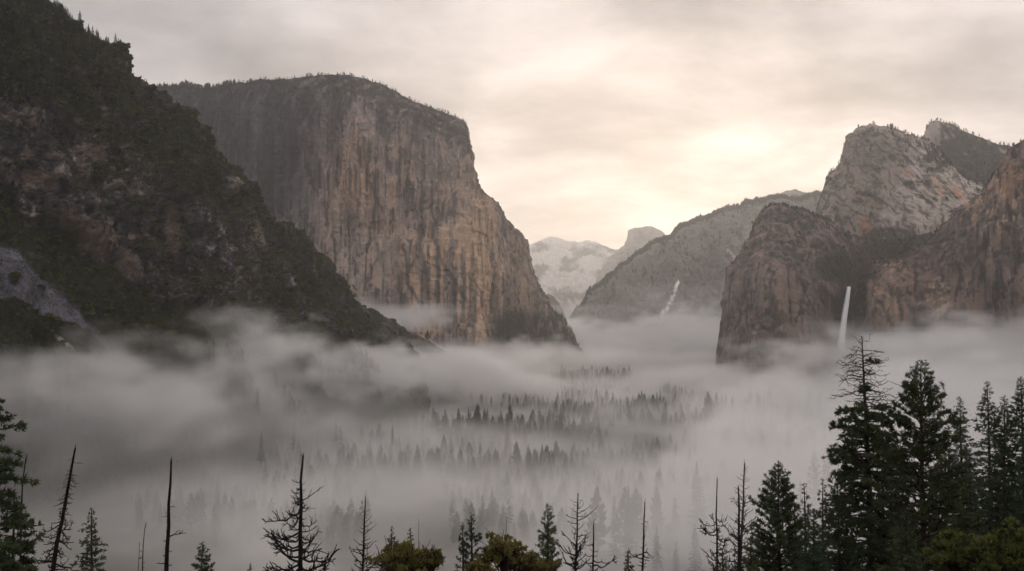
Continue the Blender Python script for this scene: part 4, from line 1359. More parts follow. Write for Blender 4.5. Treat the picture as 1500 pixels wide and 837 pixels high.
def misty_trees():
    """the trees one can pick out one by one: tops poking from the fog"""
    r = np.random.default_rng(5)
    protos = fir_meshes + pine_meshes
    first = {}
    for (a, b, py, Y, n, lab) in ROWS:
        xs = np.linspace(a, b, n)
        xs = np.sort(xs + (b - a) / n * (0.9 * np.sin(xs * 0.21) + 0.55 * r.normal(size=n)))
        for i, px in enumerate(xs):
            Yi = Y * r.uniform(0.93, 1.07)
            tz = at(px, py + abs(r.normal()) * 14 * 1500 / Y - 4, Yi)
            g = float(ground_z(tz[0], tz[1]))
            h = max(14.0, min(56.0, tz[2] - g)) if Y < 2400 else max(16, min(44, tz[2] - g))
            me = protos[r.integers(0, len(protos))]
            if 'brown' in lab and r.uniform() < 0.6:
                me = brown_meshes[r.integers(0, 2)]
            o = link('valley_conifer', me, label='%s conifer from the left in the %s' % (ORD[i], lab), cat='tree', group='conifers in the ' + lab)
            o.location = (tz[0], tz[1], g - 0.5)
            wsc = h / 30 * r.uniform(0.8, 1.05)
            o.scale = (wsc, wsc, h / 30)
            o.rotation_euler[2] = r.uniform(0, 6.28)
    singles = [
        (377, 566, 1080, 34, 0, 'tall lone conifer with a forked outline in the fog below the dark slope'),
        (383, 632, 900, 30, 0, 'dim conifer directly under the forked one in the fog'),
        (430, 618, 1000, 30, 6, 'thin yellowish brown conifer in the fog right of the forked one'),
        (492, 610, 1100, 30, 1, 'grey conifer in the fog above the big curly branched snag'),
        (575, 622, 1200, 26, 1, 'isolated conifer tip in the fog above the thin leaning snag'),
        (190, 566, 1150, 22, 6, 'rusty conifer at the edge of the fog on the left slope'),
        (1021, 678, 600, 56, 2, 'tall grey misty conifer with a clean spire right of the valley centre'),
        (1110, 570, 1650, 40, 2, 'single darker spruce below the waterfall cliff at the fog edge'),
        (920, 712, 600, 50, 1, 'grey misty conifer with a ragged top left of the tallest misty spire'),
        (900, 726, 620, 48, 3, 'faint slim conifer at the left end of the misty group'),
        (962, 714, 660, 50, 5, 'broad faint conifer in the middle of the misty group'),
        (988, 727, 640, 44, 3, 'small faint conifer between the broad one and the tall spire'),
        (1018, 768, 480, 42, 2, 'grey conifer low in the mist beneath the tall spire'),
        (962, 772, 490, 42, 0, 'grey conifer low in the mist beneath the broad one'),
        (990, 792, 500, 36, 1, 'pale conifer between the two low misty ones'),
        (1193, 655, 640, 58, 4, 'large faint conifer in fog behind the lush dark fir'),
        (1212, 652, 650, 58, 2, 'large faint conifer in fog beside the tall broken topped tree'),
        (1172, 706, 560, 48, 1, 'faint grey conifer behind the thin firs'),
    ]
    allp = [tree_mesh('misty_fir', 360 + i, 30, R_, st, 'far_trees', coarse=0.38, c0=0.1, dens=0.8, gaps=g_, fm=7) for i, (R_, st, g_) in enumerate(
        [(4.6, 'fir', 0.25), (4.0, 'fir', 0.2), (5.0, 'fir', 0.05), (3.2, 'fir', 0.3), (6.0, 'fir', 0.1), (5.4, 'pine', 0.1)])]
    allp.append(tree_mesh('misty_dead_fir', 370, 30, 3.6, 'fir', 'dead_needles', coarse=0.4, dens=0.6, gaps=0.3, fm=6))
    for px, py, Y, h, k, lab in singles:
        t = at(px, py, Y)
        o = link('misty_conifer', allp[k], label=lab, cat='tree')
        g = float(ground_z(t[0], t[1]))
        if px < 640 and Y > 850:
            g = t[2] - h
        g = max(min(g, t[2] - 22), t[2] - h * 1.25)
        h2 = t[2] - g
        o.location = (t[0], t[1], g)
        ws = min(h2, 56) / 30
        o.scale = (ws, ws, h2 / 30)
    # lone dark tree on the misty ridge
    t = at(626, 484, 2176)
    o = link('lone_conifer', pine_meshes[0], label='lone small dark tree standing on the misty ridge before the granite cliff', cat='tree')
    o.location = (t[0], t[1], t[2] - 26); o.scale = (0.95, 0.95, 26 / 30)


misty_trees()


# ------------------------------------------------------------------ river and waterfall
def water():
    m, t, out = new_mat('pale_river_water')
    p = N(t, 'ShaderNodeBsdfPrincipled', i_Roughness=0.12)
    p.inputs['Base Color'].default_value = (0.06, 0.065, 0.06, 1)
    n = N(t, 'ShaderNodeTexNoise', i_Scale=0.6, i_Detail=3.0)
    b = N(t, 'ShaderNodeBump', i_Strength=0.2, i_Distance=0.1)
    t.links.new(n.outputs[0], b.inputs['Height']); t.links.new(b.outputs[0], p.inputs['Normal'])
    t.links.new(p.outputs[0], out.inputs[0])
    ys = np.linspace(640, 5200, 160)
    xs = -0.095 * ys - 5 + 18 * np.sin(ys / 70) * np.clip((ys - 700) / 400, 0.1, 1) + np.clip(ys - 900, 0, None) * 0.28 + 60 * np.sin(ys / 420)
    wd = 9 + 3 * np.sin(ys / 33)
    zz = np.maximum(ground_z(xs, ys), 0) + 1.2
    L = np.stack([xs - wd, ys, zz], -1); R_ = np.stack([xs + wd, ys, zz], -1)
    G = np.stack([L, R_], 0)
    me = mesh_np('river', G.reshape(-1, 3), quads=grid_quads(2, len(ys)), smooth=True)
    link('river', me, m, label='narrow river on the valley floor glinting faintly through the fog', cat='river', kind='structure')

    m, t, out = new_mat('falling_water')
    tc = N(t, 'ShaderNodeAttribute', attribute_name='fuv')
    mp = N(t, 'ShaderNodeMapping'); mp.inputs['Scale'].default_value = (9, 0.45, 1)
    t.links.new(tc.outputs['Vector'], mp.inputs[0])
    n = N(t, 'ShaderNodeTexNoise', i_Scale=1.0, i_Detail=5.0, i_Roughness=0.6)
    t.links.new(mp.outputs[0], n.inputs[0])
    sep = N(t, 'ShaderNodeSeparateXYZ'); t.links.new(tc.outputs['Vector'], sep.inputs[0])
    edge = M(t, 'ABSOLUTE', M(t, 'SUBTRACT', sep.outputs[0], 0.5))
    a = M(t, 'SUBTRACT', M(t, 'ADD', M(t, 'MULTIPLY', n.outputs[0], 2.2), 0.3), M(t, 'MULTIPLY', edge, 2.4), clamp=True)
    a = M(t, 'MULTIPLY', a, M(t, 'SUBTRACT', 1.0, M(t, 'MULTIPLY', M(t, 'SUBTRACT', sep.outputs[1], 4.2, clamp=True), 0.8)))
    d = N(t, 'ShaderNodeBsdfDiffuse'); d.inputs[0].default_value = (0.86, 0.86, 0.87, 1)
    tl = N(t, 'ShaderNodeBsdfTranslucent'); tl.inputs[0].default_value = (0.86, 0.86, 0.87, 1)
    mx0 = N(t, 'ShaderNodeMixShader', i_0=0.35)
    t.links.new(d.outputs[0], mx0.inputs[1]); t.links.new(tl.outputs[0], mx0.inputs[2])
    tr = N(t, 'ShaderNodeBsdfTransparent')
    mx = N(t, 'ShaderNodeMixShader')
    t.links.new(a, mx.inputs[0]); t.links.new(tr.outputs[0], mx.inputs[1]); t.links.new(mx0.outputs[0], mx.inputs[2])
    t.links.new(mx.outputs[0], out.inputs[0])
    # a rounded, widening body of falling water
    st = np.array([(1243.5, 420, 2.8), (1241.5, 434, 3.6), (1239, 450, 4.2), (1236.5, 466, 4.6), (1234.5, 482, 5.0), (1232.5, 498, 5.6), (1230.5, 514, 6.6), (1227, 536, 9)])
    q = np.linspace(0, 1, 60)
    cx = np.interp(q, np.linspace(0, 1, len(st)), st[:, 0]); cyy = np.interp(q, np.linspace(0, 1, len(st)), st[:, 1]); hw = np.interp(q, np.linspace(0, 1, len(st)), st[:, 2])
    Yf = np.interp(q, [0, 0.08, 1], [2545, 2490, 2400])
    k = 14
    th = np.linspace(0, np.pi, k)
    C = at(cx, cyy, Yf)
    wr_ = hw / F_PX * Yf
    G = np.stack([C + np.stack([-np.cos(a_) * wr_, -np.sin(a_) * wr_ * 0.8, 0 * wr_], -1) for a_ in th], 1)
    me = mesh_np('waterfall', G.reshape(-1, 3), quads=grid_quads(60, k), smooth=True)
    uv = np.stack([np.repeat(np.linspace(0, 1, k)[None], 60, 0), np.repeat(q[:, None] * 6, k, 1), np.zeros((60, k))], -1).reshape(-1, 3)
    at_ = me.attributes.new('fuv', 'FLOAT_VECTOR', 'POINT'); at_.data.foreach_set('vector', uv.astype(np.float32).ravel())
    link('waterfall', me, m, label='tall thin white waterfall dropping from the notch in the brown cliff into fog', cat='waterfall')


water()


# ------------------------------------------------------------------ foreground trees
def root_at(name, px, py, Y, label, cat='tree', group=None, base_px=None):
    """Empty where the tree's foot meets the hillside; returns (empty, height, lean)"""
    t = at(px, py, Y)
    bx = t[0] if base_px is None else at(base_px, 837, Y)[0]
    e = None
    # trunk continues the visible lean down to the hillside
    if base_px is None:
        gx = t[0]
        gz = float(ground_z(gx, Y))
    else:
        b = at(base_px, 837, Y)
        sl_ = (b[0] - t[0]) / (b[2] - t[2])
        gz = float(ground_z(b[0], Y)); gx = t[0] + sl_ * (gz - t[2])
    gz -= 0.3
    o = bpy.data.objects.new(name, None)
    COL.objects.link(o)
    o.empty_display_size = 1
    o.location = (gx, Y, gz)
    tag(o, label, cat, group)
    return o, t[2] - gz, (t[0] - gx, 0.0)


def live(name, px, py, Y, R, label, style='fir', mat='conifer', bark='bark', seed=1, c0=0.2, dens=1.0, base_px=None, blade=(0.5, 0.055), gaps=0.0, bare_top=0.0, r0=None, m=7, D=14.0):
    o, H, lean = root_at(name, px, py, Y, label, base_px=base_px)
    wd, lf = conifer(H, R, c0, seed, style, dens, blade, lean=lean, gaps=gaps, bare_top=bare_top, r0=r0 or (0.0035 * Y + 0.02), m=m, D=D, vis=32.0 if Y < 160 else 45.0)
    link('trunk', wd.mesh('trunk', MAT[bark], True), parent=o)
    link('crown', lf.mesh('crown', MAT[mat]), parent=o)
    return o, H


def snag(name, px, py, Y, label, base_px=None, r0=0.3, bark='burnt', seed=1, **kw):
    o, H, lean = root_at(name, px, py, Y, label, base_px=base_px)
    vis = (850 - py) / F_PX * Y / H
    kw['t0'] = 1 - vis * (1 - kw.get('t0', 0.0)); kw['t1'] = 1 - vis * (1 - kw.get('t1', 0.9))
    tk, br = snag_parts(H, seed, r0, lean, **kw)
    link('trunk', tk.mesh('trunk', MAT[bark], True), parent=o)
    for b in br:
        link('branch', b.mesh('branch', MAT[bark], True), parent=o)
    return o


def leafy(name, px, py, Y, R, label, mat='oak', seed=1, n=900, leaf=0.16, squash=0.8, m=6):
    t = at(px, py, Y)
    g = float(ground_z(t[0], Y)) - 0.2
    H = t[2] - g - R * squash * 0.95
    o = bpy.data.objects.new(name, None); COL.objects.link(o)
    o.location = (t[0], Y, g); tag(o, label, 'tree' if 'oak' in name else 'shrub')
    wd, lf = broadleaf(R, H, seed, n, leaf, squash, m)
    link('trunk', wd.mesh('trunk', MAT['bark'], True), parent=o)
    link('crown', lf.mesh('crown', MAT[mat]), parent=o)
    return o


def foreground():
    # ---- left side
    live('drooping_fir', -22, 560, 52, 3.2, 'dark conifer cut by the left edge of the photo, its long boughs reaching in', 'old', 'conifer', seed=401, c0=0.15, dens=1.5, blade=(0.34, 0.045), r0=0.35, gaps=0.2)
    snag('slender_snag', 34, 672, 60, 'thin black pole topped by a small tuft in front of the left edge conifer', 30, 0.17, seed=402, nb=10, L=0.7, t0=0.1, style='stub', twigs=1)
    live('spreading_conifer', 22, 722, 58, 1.9, 'low spreading dark conifer at the left edge below the long boughs', 'old', 'conifer', seed=403, c0=0.3, dens=1.5, blade=(0.34, 0.045))
    snag('leaning_snag', 107, 657, 80, 'leaning dead tree with many thin drooping bare branches near the left edge', 82, 0.42, seed=404, nb=110, L=1.5, t0=-0.05, t1=0.93, style='droop', twigs=4)
    live('short_conifer', 136, 745, 95, 3.2, 'short dense green conifer right beside the leaning dead tree', 'fir', 'conifer', seed=405, c0=0.3, dens=1.3, blade=(0.42, 0.05))
    snag('burnt_pole', 258, 675, 88, 'tall charred pole of a tree with a few short stubs, alone between the two clumps', 247, 0.46, seed=406, nb=30, L=1.6, t0=0.05, t1=0.75, style='stub', twigs=3)
    snag('thin_snag', 215, 770, 88, 'thin dead pole left of the tall charred one', 213, 0.16, seed=407, nb=10, L=1.2, t0=0.0, style='stub', twigs=2)
    snag('thin_snag', 203, 797, 92, 'shortest thin dead pole, left of its thin neighbour', 200, 0.12, seed=408, nb=6, L=0.8, t0=0.0, style='stub', twigs=1)
    live('round_conifer', 296, 797, 105, 3.1, 'small bushy round topped conifer right of the tall charred pole', 'pine', 'conifer', seed=409, c0=0.35, dens=1.5, blade=(0.36, 0.05))
    live('conifer_tip', 365, 826, 125, 1.4, 'tiny conifer tip barely showing at the bottom edge left of the curly snag', 'fir', 'grey_conifer', seed=410, c0=0.4)
    # ---- the curly snag
    snag('curly_snag', 446, 668, 70, 'big black dead tree with long curling bare limbs and a snapped top', 443, 0.40, seed=411, nb=52, L=2.7, t0=-0.1, t1=0.8, style='curl', twigs=5)
    snag('slim_snag', 534, 732, 88, 'slim black snag with short upturned twigs right of the big curly one', 527, 0.30, seed=412, nb=46, L=1.2, t0=0.0, t1=0.88, style='up', twigs=3)
    snag('dead_sapling', 541, 803, 92, 'thin dead sapling just right of the slim black snag', 541, 0.12, seed=413, nb=12, L=1.2, t0=0.0, style='up', twigs=2, bark='dead')
    # ---- bottom centre
    live('pale_conifer', 573, 772, 185, 3.0, 'pale grey conifer behind the left yellow green oak', 'fir', 'grey_conifer', seed=414, c0=0.3, dens=0.9, blade=(0.6, 0.08), gaps=0.2)
    live('little_fir', 601, 774, 140, 1.7, 'narrow dark fir tip standing above the left oak', 'fir', 'conifer', seed=415, c0=0.4, dens=1.0)
    snag('faint_pole', 616, 764, 175, 'faint thin bare pole right of the narrow fir tip', 616, 0.17, seed=416, nb=6, L=0.8, t0=0.2, style='stub', twigs=0, bark='dead')
    leafy('oak_tree', 590, 797, 46, 1.7, 'yellow green leafy oak top at the bottom, left of the rusty pine', seed=417, n=825, leaf=0.10, squash=0.6)
    leafy('oak_tree', 628, 806, 47, 1.0, 'small yellow green oak bough at the right side of the left oak', seed=418, n=385, leaf=0.10, squash=0.6)
    live('rusty_pine', 692, 754, 128, 2.9, 'open pine with rounded crown and a rusty middle between the two oaks', 'pine', 'grey_conifer', seed=419, c0=0.35, dens=1.0, blade=(0.42, 0.05), gaps=0.25)
    live('twin_pine', 678, 768, 132, 1.8, 'smaller twin leaning close to the left side of the open pine', 'pine', 'grey_conifer', seed=420, c0=0.4, dens=0.9, blade=(0.42, 0.05), gaps=0.3)
    snag('faint_pole', 743, 758, 185, 'faint thin bare pole above the right hand oak', 741, 0.2, seed=421, nb=10, L=1.0, t0=0.2, style='stub', twigs=1, bark='dead')
    leafy('oak_tree', 738, 782, 46, 1.25, 'yellow green oak with a ragged peaked top right of the rusty pine', seed=422, n=715, leaf=0.10, squash=0.95)
    leafy('oak_tree', 762, 808, 48, 0.9, 'small oak bough on the right shoulder of the peaked oak', seed=423, n=330, leaf=0.10, squash=0.7)
    leafy('oak_tree', 702, 824, 45, 0.7, 'lowest scrap of oak leaves just left of the peaked oak', seed=424, n=220, leaf=0.10, squash=0.6)
    leafy('oak_tree', 795, 822, 46, 0.8, 'low oak leaves under the clumpy green pine', seed=425, n=247, leaf=0.10, squash=0.6)
    live('clumpy_pine', 801, 740, 112, 2.3, 'green pine with a clumpy pointed crown left of the pale branched snag', 'pine', 'pine', seed=426, c0=0.3, dens=1.5, blade=(0.36, 0.045))
    snag('branched_snag', 842, 724, 86, 'bare dead tree with regular upcurved branches right of the clumpy pine', 841, 0.26, seed=427, nb=46, L=2.0, t0=-0.1, t1=0.96, style='up', twigs=3)
    snag('short_burnt_pole', 867, 770, 80, 'short black pole with sprawling bare twigs on its right side', 865, 0.28, seed=428, nb=18, L=1.8, t0=-0.1, t1=0.7, style='curl', twigs=4)
    snag('stubby_pole', 939, 737, 90, 'thin straight dead pole with stubby side twigs, alone right of the short black pole', 938, 0.27, seed=429, nb=40, L=1.5, t0=-0.05, t1=0.9, style='stub', twigs=2)
    live('fir_tip', 920, 808, 98, 1.7, 'dark green fir tip at the bottom edge left of the thin straight pole', 'fir', 'conifer', seed=430, c0=0.4, dens=1.2)
    # ---- right cluster
    snag('grey_pole', 1055, 702, 104, 'slim grey pole with tangled bare twigs on its left', 1054, 0.28, seed=431, nb=30, L=2.5, t0=0.0, t1=0.62, style='curl', twigs=5)
    snag('black_pole', 1081, 715, 96, 'thick blackened pole in front of the bare branched pine', 1078, 0.40, seed=432, nb=12, L=0.8, t0=0.0, t1=0.9, style='stub', twigs=0)
    snag('bare_pine', 1089, 680, 110, 'dead pine thick with bare twiggy branches and a tufted top', 1087, 0.36, seed=433, nb=90, L=1.9, t0=0.0, t1=0.99, style='up', twigs=5, bark='dead')
    live('lush_fir', 1141, 680, 104, 4.6, 'lush dark green conifer with a sharp tip right of the bare poles', 'pine', 'conifer', seed=434, c0=0.1, dens=1.9, blade=(0.40, 0.05))
    live('thin_fir', 1178, 708, 130, 2.4, 'thin open fir just right of the lush dark conifer', 'fir', 'grey_conifer', seed=435, c0=0.35, dens=0.9, gaps=0.2)
    live('thin_fir', 1205, 702, 136, 2.3, 'second thin open fir, nearer the broken topped giant', 'fir', 'grey_conifer', seed=436, c0=0.35, dens=0.9, gaps=0.2)
    live('bough_pine', 1100, 790, 62, 2.6, 'soft green pine top filling the bottom below the black pole', 'pine', 'pine', seed=437, c0=0.2, dens=1.6, blade=(0.26, 0.03))
    live('bough_pine', 1060, 806, 64, 1.8, 'smaller soft green pine top at the left of its taller neighbour', 'pine', 'pine', seed=438, c0=0.2, dens=1.5, blade=(0.26, 0.03))
    live('old_giant', 1266, 493, 108, 4.6, 'tallest old conifer with a bare snapped top and ragged boughs', 'old', 'conifer', seed=439, c0=0.35, dens=1.5, blade=(0.46, 0.06), gaps=0.15, bare_top=0.16, r0=0.62, base_px=1276)
    live('dark_fir', 1228, 690, 100, 4.2, 'dense dark fir in front of the foot of the snapped giant', 'fir', 'conifer_dark', seed=440, c0=0.1, dens=1.6, blade=(0.42, 0.05))
    live('tall_pine', 1350, 531, 98, 5.2, 'tall pointed green pine with clumpy upswept boughs beside the snapped giant', 'pine', 'pine', seed=441, c0=0.12, dens=1.7, blade=(0.40, 0.048), r0=0.5)
    live('dark_fir', 1292, 640, 104, 4.2, 'dark fir filling the gap between the snapped giant and the tall pine', 'fir', 'conifer', seed=442, c0=0.1, dens=1.5, blade=(0.42, 0.05))
    live('narrow_fir', 1408, 582, 150, 3.4, 'narrow grey green fir behind the right flank of the tall pine', 'fir', 'grey_conifer', seed=443, c0=0.3, dens=1.2, gaps=0.1)
    live('narrow_fir', 1446, 558, 140, 3.8, 'tall narrow fir rising third from the right edge', 'fir', 'conifer_dark', seed=444, c0=0.3, dens=1.2, gaps=0.1)
    live('narrow_fir', 1468, 580, 132, 4.0, 'dark fir rising second from the right edge', 'fir', 'conifer_dark', seed=445, c0=0.3, dens=1.3)
    live('narrow_fir', 1496, 552, 126, 4.4, 'dark fir cut by the right edge of the photo', 'fir', 'conifer_dark', seed=446, c0=0.25, dens=1.3)
    live('understory_fir', 1420, 668, 118, 4.6, 'dark understory fir below the narrow grey green one', 'fir', 'conifer_dark', seed=447, c0=0.1, dens=1.4)
    live('understory_fir', 1385, 640, 112, 4.4, 'green understory fir leaning into the right side of the tall pine', 'fir', 'conifer', seed=448, c0=0.1, dens=1.4)
    live('understory_fir', 1470, 690, 104, 5.0, 'dark understory fir low at the right edge', 'fir', 'conifer_dark', seed=449, c0=0.1, dens=1.4)
    live('understory_fir', 1190, 745, 92, 3.4, 'dark understory fir between the thin firs and the dense dark fir', 'fir', 'conifer_dark', seed=450, c0=0.1, dens=1.4)
    live('understory_fir', 1325, 745, 84, 4.2, 'green understory fir low in front of the tall pine', 'fir', 'conifer', seed=451, c0=0.1, dens=1.5)
    live('understory_fir', 1510, 640, 112, 4.6, 'dark understory fir half cut by the right edge', 'fir', 'conifer_dark', seed=452, c0=0.1, dens=1.4)
    leafy('green_shrub', 1400, 788, 40, 1.3, 'light green rounded shrub at the bottom right corner, left one', 'shrub', seed=453, n=1500, leaf=0.09, squash=0.75)
    leafy('green_shrub', 1490, 766, 38, 1.5, 'light green rounded shrub at the bottom right corner, cut by the right edge', 'shrub', seed=454, n=1600, leaf=0.09, squash=0.8)
    leafy('green_shrub', 1445, 805, 36, 1.0, 'low light green shrub between the two rounded ones', 'shrub', seed=455, n=1000, leaf=0.09, squash=0.7)


foreground()


# ------------------------------------------------------------------ haze and fog
def haze_box():
    m, t, out = new_mat('haze_air')
    v = N(t, 'ShaderNodeVolumePrincipled')
    v.inputs['Color'].default_value = (0.985, 0.975, 0.965, 1)
    v.inputs['Density'].default_value = 0.000050
    v.inputs['Anisotropy'].default_value = 0.66
    t.links.new(v.outputs[0], out.inputs['Volume'])
    x0, x1, y0, y1, z0, z1 = -16100, 16100, -3100, 26100, -30, 1420
    vv = [(x, y, z) for z in (z0, z1) for y in (y0, y1) for x in (x0, x1)]
    q = [(0, 2, 3, 1), (4, 5, 7, 6), (0, 1, 5, 4), (2, 6, 7, 3), (0, 4, 6, 2), (1, 3, 7, 5)]
    me = mesh_np('haze', np.array(vv), quads=np.array(q))
    link('haze', me, m, label='thin pale morning haze filling the whole valley air', cat='haze', kind='stuff')


haze_box()


def fog_density(P, far):
    """extinction (1/m) of the valley fog at world points"""
    x, y, z = P[..., 0], P[..., 1], P[..., 2]
    W = P.copy()
    wv = fbm(P, (150, 170, 80), 3, 0.55, 201)
    wv2 = fbm(P, (150, 170, 80), 3, 0.55, 211)
    W[..., 0] += 55 * wv; W[..., 1] += 55 * wv2; W[..., 2] += 16 * wv
    n = fbm(W, (130, 170, 62), 5 if not far else 4, 0.58, 202)
    n2 = fbm(W, (430, 460, 500), 2, 0.5, 203)
    n3 = fbm(W, (38, 52, 26), 3, 0.6, 204)
    bil = fbm(W, (95, 120, 400), 3, 0.55, 205)
    px = 750 + F_PX * x / np.maximum(y, 1)
    mid = sstep(800, 1000, y) * (1 - sstep(1900, 2300, y))
    top = 58 + 34 * n2 + 34 * bil + 14 * n
    top = top + 26 * (1 - sstep(450, 750, y)) - 22 * mid * (1 - sstep(900, 1100, px)) + 12 * sstep(900, 1300, px)
    lay = sstep(0, 1, (top - z) / 34.0)
    d = 0.0088 * lay * np.exp(3.2 * n + 1.3 * n2 + 2.2 * n3 - 0.45)
    d = d * (0.8 + 0.2 * sstep(350, 650, y))
    d = d * (1 - 0.72 * (1 - sstep(600, 800, px)) * (1 - sstep(860, 1050, y)) * sstep(0.4, -0.1, n2 + 0.5 * bil))
    d = d + 0.0009 * sstep(150, 60, z) * (1 - sstep(560, 760, px)) * (1 - sstep(1300, 1700, y)) * np.exp(1.5 * n + n3)
    for (bx, by, bY, rx, ry, rz, a) in BLOBS:
        c = at(bx, by, bY)
        q = ((x - c[0]) / rx) ** 2 + ((y - c[1]) / ry) ** 2 + ((z - c[2]) / rz) ** 2
        k = sstep(1.15, 0.1, np.sqrt(q) - 1.05 * n - 0.7 * n3 - 0.3 * bil)
        if a >= 0:
            d = d + a * k * np.exp(1.2 * n + 1.0 * n3)
        else:
            d = d * (1 + a * k)
    if far:
        d = d + 0.00028 * sstep(3700, 4800, y) * sstep(720, 150, z) * sstep(650, 850, px) * (1 - sstep(1120, 1350, px))
    return np.clip(d, 0, 0.035)


# fog banks and clearings: centre, half sizes in metres, extinction (negative: a clearing, as a share)
BLOBS = [
    (330, 535, 1180, 110, 110, 58, 0.016),
    (440, 548, 1380, 100, 120, 48, 0.020),
    (230, 560, 1000, 120, 110, 42, 0.012),
    (530, 552, 1580, 130, 120, 46, 0.020),
    (620, 548, 1830, 130, 130, 50, 0.022),
    (705, 545, 2080, 170, 130, 46, 0.022),
    (60, 600, 840, 170, 110, 44, 0.008),
    (200, 625, 900, 200, 110, 40, 0.006),
    (130, 545, 930, 60, 60, 26, 0.008),
    (580, 462, 2620, 150, 160, 34, 0.011),
    (530, 452, 2350, 70, 80, 22, 0.010),
    (700, 525, 2700, 420, 250, 46, 0.010),
    (830, 505, 4300, 420, 500, 95, 0.007),
    (1015, 495, 4600, 260, 500, 140, 0.008),
    (900, 492, 4900, 500, 400, 70, 0.005),
    (960, 745, 500, 190, 90, 48, 0.009),
    (1150, 700, 560, 120, 80, 60, 0.007),
    (1420, 540, 1900, 360, 240, 84, 0.010),
    (1330, 575, 1500, 300, 200, 56, 0.008),
    (1500, 510, 2000, 260, 200, 70, 0.010),
    (1222, 552, 2380, 60, 60, 26, 0.02),
    (1120, 556, 2500, 200, 100, 30, 0.010),
    (240, 150, 3650, 120, 120, 55, 0.0045),
    (870, 548, 2900, 260, 350, 50, -0.85),
    (960, 575, 2250, 300, 300, 60, -0.35),
    (740, 628, 1480, 280, 190, 60, -0.93),
    (580, 668, 1120, 200, 160, 60, -0.94),
    (870, 600, 1850, 160, 160, 60, -0.75),
    (1100, 570, 1750, 200, 160, 60, -0.6),
    (300, 655, 1000, 200, 130, 60, -0.85),
    (170, 660, 880, 120, 120, 60, -0.6),
]


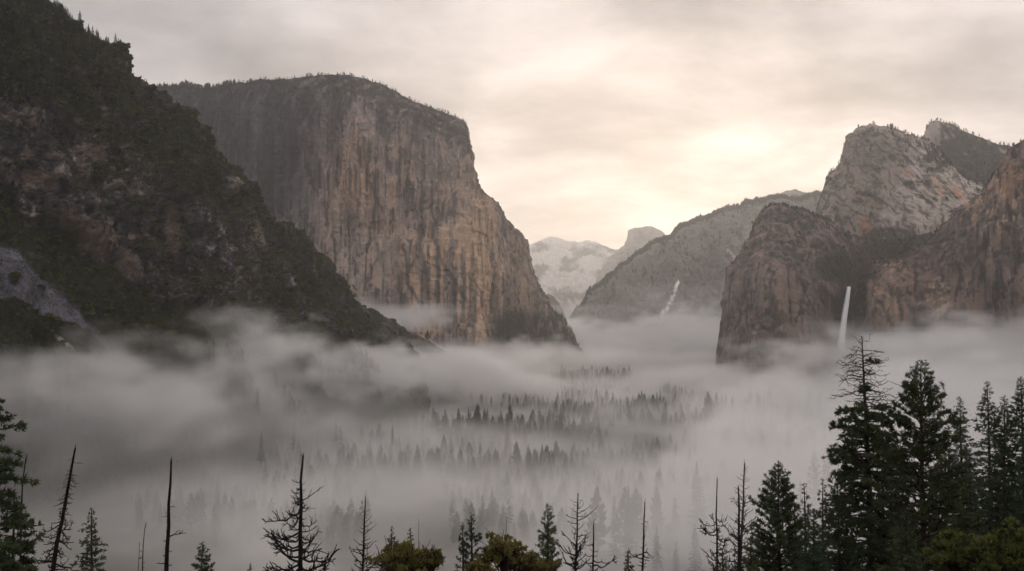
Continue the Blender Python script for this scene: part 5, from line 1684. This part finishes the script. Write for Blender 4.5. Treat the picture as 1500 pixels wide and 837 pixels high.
def volume(name, mn, mx, res, far, label, step):
    xs = np.linspace(mn[0], mx[0], res[0]); ys = np.linspace(mn[1], mx[1], res[1]); zs = np.linspace(mn[2], mx[2], res[2])
    P = np.stack(np.meshgrid(xs, ys, zs, indexing='ij'), -1)
    d = fog_density(P, far)
    yy = P[..., 1]
    sy = 1800.0
    d = d * (sstep(sy - 60, sy + 60, yy) if far else 1 - sstep(sy - 60, sy + 60, yy))
    if not far:
        d = d * sstep(mn[1], mn[1] + 110, yy)
    else:
        d = d * (1 - sstep(mx[1] - 600, mx[1], yy))
    ex = sstep(mx[0], mx[0] - 150, np.abs(P[..., 0]))
    d = d * ex
    d[..., -1] = 0
    d[d < 2e-5] = 0
    d = np.ascontiguousarray(d, np.float32).ravel()
    src = bpy.data.meshes.new(name + '_samples')
    src.vertices.add(len(d))
    set_attr(src, 'dens', d)
    so_ = bpy.data.objects.new(name + '_samples', src)       # data only: never linked to the scene
    g = bpy.data.node_groups.new(name, 'GeometryNodeTree')
    g.interface.new_socket('Geometry', in_out='INPUT', socket_type='NodeSocketGeometry')
    g.interface.new_socket('Geometry', in_out='OUTPUT', socket_type='NodeSocketGeometry')
    go = g.nodes.new('NodeGroupOutput')
    vc = g.nodes.new('GeometryNodeVolumeCube')
    vc.inputs['Min'].default_value = mn; vc.inputs['Max'].default_value = mx
    vc.inputs['Resolution X'].default_value = res[0]; vc.inputs['Resolution Y'].default_value = res[1]; vc.inputs['Resolution Z'].default_value = res[2]
    pos = g.nodes.new('GeometryNodeInputPosition')
    sp = g.nodes.new('ShaderNodeSeparateXYZ'); g.links.new(pos.outputs[0], sp.inputs[0])

    def idx(o, a, b, n):
        # nearest voxel index along one axis
        m1 = g.nodes.new('ShaderNodeMath'); m1.operation = 'SUBTRACT'; g.links.new(o, m1.inputs[0]); m1.inputs[1].default_value = a
        m2 = g.nodes.new('ShaderNodeMath'); m2.operation = 'MULTIPLY'; g.links.new(m1.outputs[0], m2.inputs[0]); m2.inputs[1].default_value = (n - 1) / (b - a)
        m3 = g.nodes.new('ShaderNodeMath'); m3.operation = 'ROUND'; g.links.new(m2.outputs[0], m3.inputs[0])
        m4 = g.nodes.new('ShaderNodeClamp'); g.links.new(m3.outputs[0], m4.inputs[0]); m4.inputs[1].default_value = 0; m4.inputs[2].default_value = n - 1
        fi = g.nodes.new('FunctionNodeFloatToInt'); g.links.new(m4.outputs[0], fi.inputs[0])
        return fi.outputs[0]

    def imath(op, a, b):
        m = g.nodes.new('FunctionNodeIntegerMath'); m.operation = op
        g.links.new(a, m.inputs[0])
        if hasattr(b, 'links'): g.links.new(b, m.inputs[1])
        else: m.inputs[1].default_value = b
        return m.outputs[0]
    ix = idx(sp.outputs[0], mn[0], mx[0], res[0]); iy = idx(sp.outputs[1], mn[1], mx[1], res[1]); iz = idx(sp.outputs[2], mn[2], mx[2], res[2])
    lin_i = imath('ADD', imath('MULTIPLY', imath('ADD', imath('MULTIPLY', ix, res[1]), iy), res[2]), iz)
    oi = g.nodes.new('GeometryNodeObjectInfo'); oi.inputs[0].default_value = so_
    si = g.nodes.new('GeometryNodeSampleIndex'); si.data_type = 'FLOAT'; si.domain = 'POINT'
    na = g.nodes.new('GeometryNodeInputNamedAttribute'); na.data_type = 'FLOAT'; na.inputs['Name'].default_value = 'dens'
    g.links.new(oi.outputs['Geometry'], si.inputs['Geometry'])
    g.links.new([o for o in na.outputs if o.enabled and o.name == 'Attribute'][0], [i for i in si.inputs if i.enabled and i.name == 'Value'][0])
    g.links.new(lin_i, si.inputs['Index'])
    g.links.new([o for o in si.outputs if o.enabled][0], vc.inputs['Density'])
    m, t, out = new_mat(name + '_vapour')
    v = N(t, 'ShaderNodeVolumePrincipled')
    v.inputs['Color'].default_value = (0.995, 0.985, 0.975, 1)
    v.inputs['Density'].default_value = 1.0
    v.inputs['Anisotropy'].default_value = 0.6 if far else 0.4
    t.links.new(v.outputs[0], out.inputs['Volume'])
    smn = g.nodes.new('GeometryNodeSetMaterial'); smn.inputs['Material'].default_value = m
    g.links.new(vc.outputs[0], smn.inputs['Geometry'])
    g.links.new(smn.outputs[0], go.inputs[0])
    vol = bpy.data.volumes.new(name)
    vol.materials.append(m)
    vol.render.space = 'WORLD'
    vol.render.step_size = step
    o = link(name, vol, label=label, cat='fog', kind='stuff')
    md = o.modifiers.new('fog', 'NODES'); md.node_group = g
    return o


volume('fog', (-1000, 230, -12), (1000, 1900, 290), (250, 209, 60), False, 'soft drifting fog filling the near half of the valley floor', 24.0)
volume('distant_fog', (-2400, 1700, -12), (2400, 6000, 820), (240, 215, 74), True, 'bank of fog lying in the far half of the valley', 50.0)
